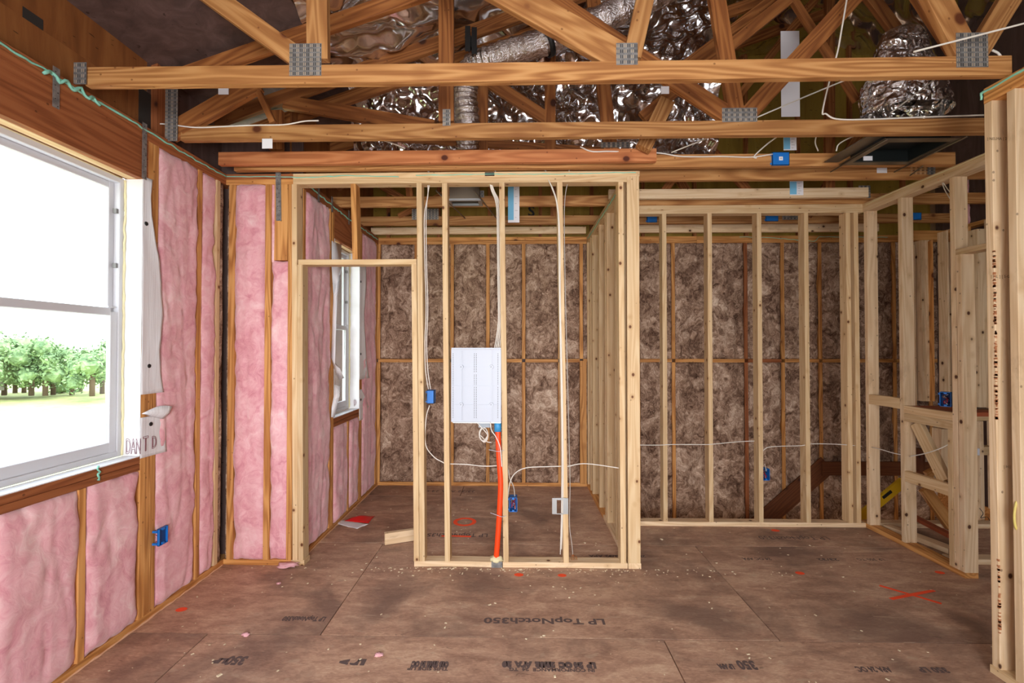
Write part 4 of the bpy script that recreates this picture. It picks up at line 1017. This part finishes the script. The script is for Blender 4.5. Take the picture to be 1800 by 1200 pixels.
def outlet(label, x, y, z, nrm=(0, -1, 0), w=.056, h=.095, d=.07, open_=True, mat=BLUE, label_patch=False, wires=True):
    """a blue plastic electrical box; its mouth looks along nrm"""
    t = thing('electrical_box', (x, y, z), label, 'electrical box')
    n = Vector(nrm).normalized(); s = Vector((0, 0, 1)).cross(n).normalized(); u = n.cross(s); c = Vector((x, y, z))
    def bx(nm, a0, a1, b0, b1, c0, c1, m, par=t):
        V = []; F_ = []
        boxm(V, F_, a0, a1, b0, b1, c0, c1); V = [c+s*v[0]+u*v[1]+n*v[2] for v in V]
        return mesh_obj(nm, V, F_, m, par)
    k = .003
    bx('side', -w/2, -w/2+k, -h/2, h/2, -d, 0, mat); bx('side', w/2-k, w/2, -h/2, h/2, -d, 0, mat)
    bx('side', -w/2, w/2, h/2-k, h/2, -d, 0, mat); bx('side', -w/2, w/2, -h/2, -h/2+k, -d, 0, mat)
    bx('back', -w/2, w/2, -h/2, h/2, -d-k, -d, mat if not open_ else BLUED)
    bx('screw_tab', -.008, .008, h/2-.014, h/2-k, -.01, .001, mat); bx('screw_tab', -.008, .008, -h/2+k, -h/2+.014, -.01, .001, mat)
    bx('nail_bracket', -w/2-.009, -w/2, h/2-.02, h/2-.008, -.05, -.01, mat); bx('nail_bracket', -w/2-.009, -w/2, -h/2+.008, -h/2+.02, -.05, -.01, mat)
    if not open_: bx('cover', -w/2, w/2, -h/2, h/2, -.002, 0, mat)
    if wires:
        rnd = random.Random(int(x*1000))
        for q, m in enumerate((REDW, BLACK, CABLE, REDW, COPPER)):
            pts = [c+s*rnd.uniform(-.016, .016)+u*(.035-.017*j)*(1 if q % 2 else -1)+n*(-.045+.03*math.sin(j*1.3+q)) for j in range(5)]
            tube('wire', pts, .0022, m, t, 6, 4)
    if label_patch: bx('paper_sticker', -.013, .013, -.013, .013, .0005, .001, PAPER); bx('sticker_print', -.006, .006, -.006, .006, .0012, .0014, PAPERGREY)
    return t
b = PY(755.5, 698, YF+.01); outlet('blue box side on the stud left of the media bay', b.x, b.y+.02, b.z, w=.052, open_=False, wires=False)
b = PY(902, 887, YF+.012); outlet('open blue outlet box with red wires low beside the media bay stud', b.x, b.y, b.z, w=.058, h=.10)
b = PX(288, 941, XL+.036); outlet('blue outlet box low in the pink batt below the big window jamb', b.x, b.y+.0, b.z, (1, 0, 0), w=.066, h=.098, d=.012)
b = PY(1347, 834, YP+.01); outlet('blue outlet box low on the stair partition stud', b.x, b.y, b.z, w=.06, h=.10)
b = PX(1664, 702, XR+.0); outlet('open blue box with red wires above the right wall ledge', b.x+.0, b.y+.01, b.z, (-.75, -.66, 0), w=.06, h=.10)
b = PY(1372, 279, 3.262); outlet('blue ceiling box with a square sticker on the third truss', b.x, b.y-.005, b.z, w=.115, h=.09, d=.045, open_=False, wires=False, label_patch=True)
b = PY(826, 352, 4.12); outlet('blue ceiling box below the small register over the closet', b.x, b.y-.005, b.z, w=.10, h=.085, d=.045, open_=False, wires=False)
b = PY(1146, 384, 4.75); outlet('blue ceiling box just right of the closet end post', b.x, b.y-.005, b.z, w=.10, h=.075, d=.045, open_=False, wires=False)
b = PY(1357, 382, 4.75); outlet('blue ceiling box beyond the middle of the stair partition top plate', b.x, b.y-.005, b.z, w=.12, h=.075, d=.045, open_=False, wires=False)
b = PY(1610, 380, 4.75); outlet('blue ceiling box seen past the right wall studs', b.x, b.y-.005, b.z, w=.10, h=.07, d=.045, open_=False, wires=False)

mk = thing('metal_bracket', PY(985, 887, YF), 'galvanised metal box bracket clipped on the leaning stud', 'bracket')
z0, z1 = PY(985, 902, YF).z, PY(985, 874, YF).z
xa_, xb_ = xf(970), xf(998)
boxes('flange', [(xa_, xa_+.032, YF-.016, YF-.013, z0, z1), (xb_-.036, xb_, YF-.016, YF-.013, z0, z1)], GALV, mk)
boxes('cross_bar', [(xa_+.03, xb_-.03, YF-.020, YF-.013, z1-.012, z1+.002), (xa_+.03, xb_-.03, YF-.020, YF-.013, z0-.0, z0+.006)], GALV, mk)
boxes('stand_off', [(xa_+.02, xa_+.023, YF-.013, YF+.03, z0, z1), (xb_-.022, xb_-.019, YF-.013, YF-.0005, z0, z1)], GALV, mk)

# cables on the partition and in the roof
cable('white cable threaded level through the stair partition studs', P3([(1122, 782), (1162, 782), (1180, 781), (1240, 781), (1256, 780), (1300, 776), (1326, 775)], YP-.006))
cable('white cable curving up from the blue partition box and on to the corner', P3([(1341, 792), (1350, 786), (1372, 784), (1408, 783), (1425, 780), (1460, 780), (1492, 782), (1515, 784)], YP+.02))
cable('grey cable dropping to the blue partition outlet box', P3([(1344, 815), (1346, 822), (1347, 828)], YP-.01), mat=CABLEG)
cable('white cable drooping from the corner post to the next right wall stud', [PX(1533, 786, XR+.0), PX(1550, 790, XR-.005), PX(1570, 796, XR), PX(1590, 800, XR+.01)])
cable('white cable swinging up across the ladder blocks of the right wall', [PX(1599, 802, XR-.006), PX(1625, 797, XR-.01), PX(1650, 789, XR-.006), PX(1675, 777, XR+.02)])
cable('grey white cable stapled along the left of the second truss', P3([(272, 224), (280, 218), (300, 219), (345, 224), (400, 222), (450, 220), (500, 219), (535, 213), (560, 212)], 2.778), r=.0042)
cable('white cable stapled along the third truss to the blue ceiling box', P3([(1020, 258, 3.16), (1040, 266, 3.16), (1070, 266, 3.16), (1110, 267, 3.2), (1160, 269, 3.25), (1200, 275, 3.255), (1270, 275, 3.26), (1320, 276, 3.26), (1358, 271, 3.26)], 3.26), r=.0046)
cable('white cable hanging from the roof and along the right of the second truss', P3([(1490, -10, 2.7), (1478, 60, 2.72), (1472, 92, 2.75), (1460, 135, 2.76), (1446, 195, 2.77), (1452, 200, 2.775), (1470, 209, 2.775), (1520, 210, 2.775), (1620, 206, 2.775), (1735, 202, 2.77)], 2.775), r=.0046)
cable('long straight white cable slanting up to the right edge through the trusses', P3([(1606, 91, 2.15), (1700, 67, 2.1), (1805, 40, 2.05)], 2.1), r=.0042)
cable('thin white cable slanting down left behind the second truss from the first', P3([(1505, 133, 2.9), (1420, 168, 2.9), (1345, 200, 2.9), (1270, 232, 3.1), (1180, 268, 3.2)], 2.9), r=.0042)
cable('white cable bending down behind the second truss to the sticker box', P3([(1378, 232, 3.1), (1350, 252, 3.2), (1326, 274, 3.25), (1330, 278, 3.25)], 3.2), r=.0046)
cable('grey white cable slanting in front of the foil duct boot', P3([(1655, 130, 2.75), (1610, 165, 2.77), (1566, 198, 2.78)], 2.77), r=.0042, mat=CABLEG)
cable('thin white cable loop left of the dark register', P3([(1437, 232, 3.1), (1433, 250, 3.15), (1438, 265, 3.2)], 3.15), r=.004)
cable('white cable curling left of the register flange', P3([(1520, 232, 3.0), (1490, 244, 3.05), (1474, 254, 3.1), (1470, 265, 3.1)], 3.05), r=.0042)
cable('cable arching down onto the near right wall top plate', P3([(1744, 88, 2.25), (1756, 95, 2.25), (1764, 110, 2.25), (1769, 126, 2.25)], 2.25), r=.005)
cable('grey cable slanting left behind the second truss over the doorway', P3([(655, 241, 3.0), (690, 252, 3.1), (712, 261, 3.15)], 3.1), r=.0042)
for (a, b, lab) in (((742, 288), (755, 302), 'leftmost'), ((754, 288), (754, 302), 'second from the left'), ((866, 288), (872, 302), 'thick middle'), ((947, 287), (960, 299), 'slanting right'), ((1003, 287), (1000, 300), 'rightmost')):
    cable(f'{lab} of the white cable stubs rising above the closet front plate', P3([(a[0], a[1], 3.36), (b[0], b[1]+2, YF+.04)], 3.34), r=.004)
cable('pair of white cables fanning from orange foam on the right wall', [PX(1656, 317, XR+.03), PX(1664, 330, XR+.04), PX(1672, 340, XR+.05), PX(1682, 354, XR+.07)], r=.003)
cable('second white cable fanning beside the right wall end stud', [PX(1655, 317, XR+.03), PX(1660, 332, XR+.035), PX(1668, 346, XR+.045), PX(1676, 360, XR+.06)], r=.003)
nW = yN-T-.05
cable('thick white cable down between the two nearest right wall studs', [(XN+.03, nW, .9), (XN+.028, nW, 1.2), (XN+.03, nW, 1.5), (XN+.035, nW-.005, 1.62), (XN+.045, nW, 1.9)], r=.005)
cable('second white cable down between the two nearest right wall studs', [(XN+.042, nW, .8), (XN+.04, nW, 1.2), (XN+.043, nW, 1.48), (XN+.04, nW-.005, 1.6), (XN+.055, nW, 1.85)], r=.0045)
cable('yellow cable bulging out of the nearest right wall studs', P3([(1792, 868, 2.2), (1786, 885, 2.19), (1783, 905, 2.19), (1785, 925, 2.19), (1792, 938, 2.2)], 2.2), r=.0048, mat=YCABLE)
cw = cable('black wire curl hanging beyond the right wall end post', P3([(1722, 893), (1728, 902), (1724, 910), (1735, 908), (1740, 915)], 3.3), r=.002, mat=BLACK)
cs = tube('coax_end', [PX(1720, 788, XR+D+.004), PX(1720, 800, XR+D+.004)], .006, WHITE, None); tag(cs, 'short white cable stub on the right wall end post', 'cable')

# ================================================================== sealant, straps, tags
bead('sealant_bead', 'teal sealant line along the top of the left wall', [(XL+.004, 1.5, H-.022), (XL+.004, 2.05, H-.02), (XL+.004, 2.2, H-.028), (XL+.004, 2.5, H-.02), (XL+.004, 2.9, H-.03), (XL+.004, 3.33, H-.02)], .0055, wob=.008)
bead('sealant_bead', 'thick teal sealant drips where the nearest truss meets the left wall', [(XL+.008, 2.02+k*.035, H-.025+(.014 if k % 2 else -.014)) for k in range(9)], .008, wob=.01)
bead('sealant_bead', 'teal sealant line along the return wall and closet front plate', [(xf(393), YF-.004, H-.02), (xf(480), YF-.004, H-.022), (xf(530), YF-.004, H-.03), (xf(612), YF-.004, H-.018), (xf(700), YF-.004, H-.03)], .004, wob=.004)
bead('sealant_bead', 'faint teal sealant along the closet front plate to the end post', [(xf(730), YF-.003, H-.02), (xf(860), YF-.003, H-.016), (xf(1000), YF-.003, H-.02), (xf(1085), YF-.003, H-.012), (xf(1119), YF-.006, H-.014)], .003, wob=.004)
bead('sealant_bead', 'teal sealant along the top of the closet left wall', [(XC+.004, 3.46, H-.03), (XC+.004, 4.3, H-.05), (XC+.004, 5.25, H-.03)], .006, wob=.01)
bead('sealant_bead', 'teal sealant along the closet side wall top plate', [(XS-.004, 3.46, H-.05), (XS-.004, 4.2, H-.045), (XS-.004, 4.8, H-.05), (XS-.004, 5.2, H-.045)], .004, wob=.006)
bead('sealant_bead', 'teal sealant blob on the near right wall plate end', [(XN-.004, 2.318, H-.05), (XN-.004, 2.315, H-.02), (XN-.004, 2.26, H-.018), (XN-.004, 2.1, H-.016), (XN-.004, 1.9, H-.016)], .006, wob=.004)
bead('sealant_bead', 'thin cream sealant line along the right wall top plate', [(XR-.003, 4.1, H-.02), (XR-.003, 3.8, H-.01), (XR-.003, 3.4, H-.014), (XR-.003, 2.9, H-.008)], .003, CREAM, wob=.003)
bead('sealant_bead', 'faint teal sealant spots on the rear wall top plate behind the stair partition', [PY(1300, 416, YB-.004), PY(1360, 418, YB-.004), PY(1432, 424, YB-.006), PY(1440, 416, YB-.006), PY(1560, 417, YB-.004)], .0035, wob=.006)
bead('sealant_bead', 'teal squiggle of sealant hanging from the big window sill', [PX(x, y, XL+.006) for x, y in ((174, 818), (171, 824), (176, 829), (172, 834), (175, 839), (173, 844))], .005, wob=.002)
def strap(label, pts, w=.032, X=None, Y=None):
    t = thing('steel_strap', pts[0], label, 'metal strap'); V = []; nrm = Vector((1, 0, 0)) if X is not None else Vector((0, -1, 0))
    side = Vector((0, 1, 0)) if X is not None else Vector((1, 0, 0))
    for p in pts: p = Vector(p); V += [p-side*w/2, p+side*w/2]
    Fc = [(2*i, 2*i+1, 2*i+3, 2*i+2) for i in range(len(pts)-1)]
    o = mesh_obj('strip', V, Fc, STEEL, t); o.modifiers.new('thickness', 'SOLIDIFY').thickness = .0016
    n = int((Vector(pts[0])-Vector(pts[-1])).length/.03)
    for k in range(n):
        p = Vector(pts[0]).lerp(Vector(pts[-1]), (k+.7)/n)+nrm*.0035; disc('nail_hole', p+side*(.006 if k % 2 else -.006), nrm, .0028, STEELDARK, t, .0006, 8)
y_ = PX(97, 150, XL).y; strap('steel strap folded down over the header near the frame edge', [(XL+.004, y_, H+.02), (XL+.004, y_, PX(97, 190, XL).z)], X=1)
y_ = PX(250, 270, XL).y; strap('steel strap down the header end above the window jamb', [(XL+.004, y_+.01, H+.01), (XL+.004, y_+.01, PX(250, 314, XL).z)], X=1)
strap('steel strap with nails bent over the return wall top plate', [PY(489, 296, YF-.005), PY(490, 388, YF-.005)], .038, Y=1)
for k, y in enumerate((3.68, 3.95, 4.35)): strap(f'short steel clip on the closet left wall top plate, {names[k]} from the doorway', [(XC+.004, y, H+.03), (XC+.004, y, H-.10)], X=1)
# truss end straps: dark upright plates where truss heels meet the left wall
for (x0, y0, x1, y1, Y, lab) in ((130, 110, 152, 148, 2.185, 'galvanised heel plate at the left end of the nearest truss'), (291, 157, 312, 248, 2.775, 'tall galvanised heel plate at the left end of the second truss'), (1376, 235, 1399, 246, 3.25, None)):
    if lab:
        t = thing('heel_plate', PY(x0, y1, Y), lab, 'metal plate'); nail_plate(t, Y-.006, x0, y0, x1, y1, name='toothed_plate')
def papertag(label, x0, y0, x1, y1, Y, blue=True):
    t = thing('paper_tag', PY(x0, y1, Y), label, 'tag')
    a, b = PY(x0, y0, Y), PY(x1, y1, Y)
    boxes('paper', [(a.x, b.x, Y-.002, Y, b.z, a.z)], PAPER, t)
    if blue:
        boxes('blue_band', [(a.x, a.x+(b.x-a.x)*.5, Y-.003, Y-.002, b.z+(a.z-b.z)*.06, a.z-(a.z-b.z)*.06)], SKYBLUE, t)
        V, Fc = [], []
        for k in range(5):
            z = b.z+(a.z-b.z)*(k+.7)/6; boxm(V, Fc, a.x+(b.x-a.x)*.6, a.x+(b.x-a.x)*(.75+.1*(k % 2)), Y-.003, Y-.002, z, z+.004)
        mesh_obj('printed_lines', V, Fc, PAPERGREY, t)
papertag('blue and white ceiling depth ruler hanging beside the central closet studs', 893, 318, 913, 391, 4.128)
papertag('blue and white ruler card above the sticker box on the third truss', 1377, 234, 1400, 264, 3.268)
papertag('blue and white ruler card on the pale board above the stair partition', 1388, 318, 1412, 343, 3.958)
papertag('small white card hanging under the second truss at left', 461, 244, 479, 261, 2.783, False)
papertag('tall white card strip hanging in the dark roof behind the nearest truss', 1372, 55, 1406, 205, 3.60, False)
papertag('small white label stuck on the fourth truss left of its steel plate', 1541, 295, 1559, 304, 3.512, False)
papertag('white label on the slanting web of the second truss', 384, 152, 402, 166, 2.775, False)
papertag('little pale block wedged by the second truss web', 1162, 152, 1176, 165, 2.77, False)

# ================================================================== things on the floor
def stroke(name, pts, w, parent=None, label=None, z=.0012):
    V = []; n = len(pts)
    for i, p in enumerate(pts):
        p = Vector(p); t = (Vector(pts[min(i+1, n-1)])-Vector(pts[max(i-1, 0)])).normalized(); s = Vector((-t.y, t.x, 0))
        ww = w*(1+.25*noise.noise(p*30)); V += [p-s*ww/2, p+s*ww/2]
    V = [Vector((v.x, v.y, z)) for v in V]+[Vector((v.x, v.y, z+.0008)) for v in V]
    m = 2*n; Fc = []
    for i in range(n-1):
        a = 2*i; Fc += [(m+a, m+a+2, m+a+3, m+a+1), (a, a+1, a+3, a+2)]
        Fc += [(a, a+2, m+a+2, m+a), (a+1, m+a+1, m+a+3, a+3)]
    Fc += [(0, m, m+1, 1), (m-2, m-1, 2*m-1, 2*m-2)]
    o = mesh_obj(name, V, Fc, OPAINT, parent)
    if label: tag(o, label, 'paint mark')
    return o
def G(px, py): return PZ(px, py, 0)
cr_ = thing('paint_cross', G(1603, 1043), 'orange spray painted cross on the floor at right', 'paint mark')
stroke('cross_stroke', [G(1546, 1029), G(1580, 1039), G(1615, 1049), G(1655, 1061)], .022, cr_)
stroke('cross_stroke', [G(1566, 1053), G(1600, 1046), G(1642, 1038)], .026, cr_, z=.0022)
c = G(817, 917); stroke('paint_ring', [(c.x+.085*math.cos(a*math.pi/10), c.y+.085*math.sin(a*math.pi/10), 0) for a in range(21)], .035, None, 'orange spray painted ring on the closet floor')
stroke('paint_line', [G(776, 942), G(800, 942), G(828, 943)], .025, None, 'orange spray painted line on the closet floor below the ring')
for (px, py, rx, lab) in ((912, 1010, .032, 'orange paint dot on the floor just right of the conduit'), (988, 1011, .03, 'orange paint dot on the floor before the leaning stud'), (319, 1071, .032, 'orange paint dot on the floor near the left wall'), (1406, 1007, .03, 'orange paint dot on the floor left of the painted cross'), (1652, 1006, .03, 'orange paint dot on the floor by the right wall end post'), (1363, 932, .035, 'orange paint dot on the floor before the stair partition')):
    p = G(px, py); p.z = .0008; dd = disc('paint_dot', p, (0, 0, 1), rx, OPAINT, None, .0009, 18); dd.data.transform(Matrix.Diagonal((1, .75, 1, 1))); tag(dd, lab, 'paint mark')
# printed lettering on the floor sheets, reading from the far side
def ftext(body, px, py, size, wpx=None, b=.002):
    p = G(px, py); p.z = .0012
    t = text('floor_lettering', body, size, INK, FL, p, (-1, 0, 0), (0, -1, 0), bold=b)
    if wpx:
        want = (G(px+wpx/2, py)-G(px-wpx/2, py)).length; have = max(v.co.x for v in t.data.vertices)-min(v.co.x for v in t.data.vertices)
        for v in t.data.vertices: v.co.x *= want/have
ftext('LP TopNotch350', 957, 1091, .075, 212)
ftext('THIS SIDE UP', 752, 1175, .03, 72, .001); ftext('OSB 23/32 24 OC', 756, 1167, .05, 66, .006)
ftext('LP  24 OC  23/32  APA  20', 965, 1168, .05, 165, .006); ftext('IN CONFORMANCE  24  TG', 970, 1177, .03, 150, .001)
ftext('350', 416, 1160, .085, 34, .004); ftext('LP', 388, 1161, .045, 24, .004); ftext('LP >', 620, 1163, .05, 46, .006)
ftext('350', 1312, 1168, .085, 32, .004); ftext('LP APA', 1276, 1171, .045, 28, .004)
ftext('LP TopNotch350', 535, 1087, .06, 75); ftext('LP TopNotch350', 800, 940, .10, 115, .001); ftext('23/32 APA 24 OC', 785, 863, .10, 100, .0); ftext('THIS SIDE UP', 1100, 977, .05, 60, .0)
ftext('LP TopNotch350', 1395, 945, .09, 120, .0); ftext('24 OC APA', 1330, 982, .05, 50, .001); ftext('23/32', 1455, 983, .05, 36, .001); ftext('LP 350 TG', 1530, 983, .05, 46, .0)
ftext('24 OC 23/32 APA', 1085, 977, .05, 100, .001); ftext('350 LP', 1640, 1177, .05, 50, .002); ftext('APA 24 OC', 1535, 1176, .05, 60, .002)

rp = thing('wrapper', G(625, 918), 'crumpled red and white plastic wrapper lying on the closet floor', 'litter')
def sheet(name, corners, mat, par, hgt):
    a, b, c, d = [Vector(x) for x in corners]; V = []; n = 10
    for j in range(n+1):
        for i in range(n+1):
            s, t = i/n, j/n; p = a.lerp(b, s).lerp(d.lerp(c, s), t)
            p.z += .004+hgt*(.6+.4*math.sin(s*5))*math.sin(t*math.pi)**1+.006*abs(noise.noise(p*25)); V.append(p)
    Fc = [(j*(n+1)+i, j*(n+1)+i+1, (j+1)*(n+1)+i+1, (j+1)*(n+1)+i) for j in range(n) for i in range(n)]
    o = mesh_obj(name, V, Fc, mat, par, True); o.modifiers.new('thickness', 'SOLIDIFY').thickness = .0006
sheet('white_face', [G(589, 921), G(628, 930), G(648, 922), G(600, 914)], PAPER, rp, .004)
sheet('red_face', [G(604, 917), G(648, 920), G(660, 907), G(640, 909)], REDP, rp, .03)
a, b = G(676, 957), G(745, 948); ofc = board('timber_offcut', (a.x, a.y, .047), (b.x-.01, b.y+.01, .047), .089, T, PALE2, None, (0, 0, 1)); tag(ofc, 'short offcut of stud timber standing on edge on the closet floor', 'offcut')
for (px, py, s, lab) in ((432, 1117, .013, 'pink fluff tuft on the floor seam at left'), (666, 1152, .013, 'pink fluff tuft on the floor near the bottom centre'), (490, 1026, .009, 'small pink fluff tuft on the floor before the return wall')):
    p = G(px, py); o = blob('fluff_tuft', (p.x, p.y, s*.5), s, PINKTUFT, None, .8, 2.2, 3, (1.5, 1, .6), px); tag(o, lab, 'fluff')
o = blob('fluff_tuft', PY(505, 992, YF-.03), .03, PINKTUFT, None, .8, 2.2, 3, (2.2, 1, .5), 4); tag(o, 'pink fluff spilling from the foot of the return wall', 'fluff')
V, Fc = [], []
rr = random.Random(5)
for k in range(620):
    x, y = rr.uniform(-2.0, 3.3), rr.uniform(2.1, 5.2)
    if y > 4.2 and x > .75: continue
    if k > 380: x = rr.gauss(.1, .8); y = YF-abs(rr.gauss(0, .05))-.01
    s = rr.uniform(.0015, .0045)*(1.8 if rr.random() > .95 else 1); a = rr.uniform(0, 3.14); ca, sa = math.cos(a), math.sin(a); l = rr.uniform(1, 2.2); q = len(V)
    for (u, w, h) in ((-l, -1, 0), (l, -1, 0), (l, 1, 0), (-l, 1, 0), (-l*.8, -.7, 1), (l*.8, -.7, 1), (l*.8, .7, 1), (-l*.8, .7, 1)):
        V.append((x+(u*ca-w*sa)*s, y+(u*sa+w*ca)*s, .0008+h*s*.6))
    Fc += [(q+4, q+5, q+6, q+7), (q, q+1, q+5, q+4), (q+1, q+2, q+6, q+5), (q+2, q+3, q+7, q+6), (q+3, q, q+4, q+7)]
sd_ = mesh_obj('sawdust', V, Fc, CHIP); tag(sd_, 'pale wood chips and sawdust scattered over the floor', 'sawdust', None, 'stuff')
lv = thing('spirit_level', PY(1515, 900, 4.5), 'long yellow spirit level leaning in the stair well behind the corner studs', 'level')
board('bar', PY(1508, 912, 4.6), PY(1588, 846, 4.6), .09, .028, LEVELY, lv, (0, 0, 1), bow=0)
board('vial_slot', PY(1552, 875, 4.583), PY(1567, 863, 4.583), .03, .004, BLACK, lv, (0, 0, 1), bow=0)

# ================================================================== outside
V = []; Fc = []; nx = 24; ny = 24
for j in range(ny+1):
    for i in range(nx+1):
        x = -120+i*(116/nx); y = -30+j*(150/ny); V.append((x, y, -1.9+.3*noise.noise(Vector((x*.05, y*.05, 0)))-.010*max(0, y)))
for j in range(ny):
    for i in range(nx): a = j*(nx+1)+i; Fc.append((a, a+1, a+nx+2, a+nx+1))
gr = mesh_obj('field', V, Fc, GRASS); tag(gr, 'sunlit grass field outside the big window', None, None, 'structure')
rt_ = random.Random(11)
def leafcrown(name, c, r, n, mat, par, rnd):
    """a crown of many small leaf clusters spread through lobes"""
    lobes = [(Vector(c)+Vector((rnd.gauss(0, .45), rnd.gauss(0, .45), rnd.gauss(0, .4)))*r, r*rnd.uniform(.4, .7)) for _ in range(9)]
    V, Fc = [], []
    for k in range(n):
        lc, lr = lobes[k % len(lobes)]; d = Vector((rnd.gauss(0, 1), rnd.gauss(0, 1), rnd.gauss(0, 1))).normalized()
        p = lc+d*lr*rnd.uniform(.75, 1.05); s = rnd.uniform(.07, .17); a = Vector((rnd.gauss(0, 1), rnd.gauss(0, 1), rnd.gauss(0, 1))).normalized(); b = d.cross(a).normalized(); a = b.cross(d+a*.5).normalized(); q = len(V)
        V += [p-a*s, p+b*s*.6, p+a*s, p-b*s*.6]; Fc.append((q, q+1, q+2, q+3))
    for lc, lr in lobes:
        bm = bmesh.new(); bmesh.ops.create_icosphere(bm, subdivisions=2, radius=1); q = len(V)
        for v in bm.verts: V.append(lc+v.co*lr*(.62+.3*noise.noise(v.co*2+lc)))
        Fc += [tuple(q+v.index for v in f.verts) for f in bm.faces]; bm.free()
    return mesh_obj(name, V, Fc, mat, par)
tl = ['tall pale green tree at the far edge of the field, group seen through the lower sash']
for k in range(26):
    px = -230+k*17+rt_.uniform(-4, 4); Y = 34+rt_.uniform(-3, 8); base = PY(px, 676, Y); hgt = rt_.uniform(2.2, 3.6)
    t = thing('field_tree', base, 'pale green tree in the tree line beyond the field', 'tree', 'trees beyond the field')
    tube('trunk', [base+Vector((0, 0, -.8)), base+Vector((0, 0, hgt*.6))], .16, TRUNKM, t, 8, curved=False)
    leafcrown('crown', base+Vector((0, 0, hgt*.55)), hgt*.55, 1500, LEAF, t, rt_)
hs = thing('far_house', PY(5, 665, 30), 'small pale roofed house at the edge of the field', 'house')
p = PY(-120, 668, 30)
boxes('wall', [(p.x-3, p.x+.4, 30, 34, p.z-1, p.z+.35)], PAPERGREY, hs)
V = [(p.x-3.3, 29.7, p.z+.35), (p.x+.7, 29.7, p.z+.35), (p.x+.7, 34.3, p.z+.35), (p.x-3.3, 34.3, p.z+.35), (p.x-2.2, 32, p.z+1.1), (p.x-.6, 32, p.z+1.1)]
mesh_obj('house_roof', V, [(0, 1, 5, 4), (1, 2, 5), (2, 3, 4, 5), (3, 0, 4), (0, 3, 2, 1)], PAPERGREY, hs)
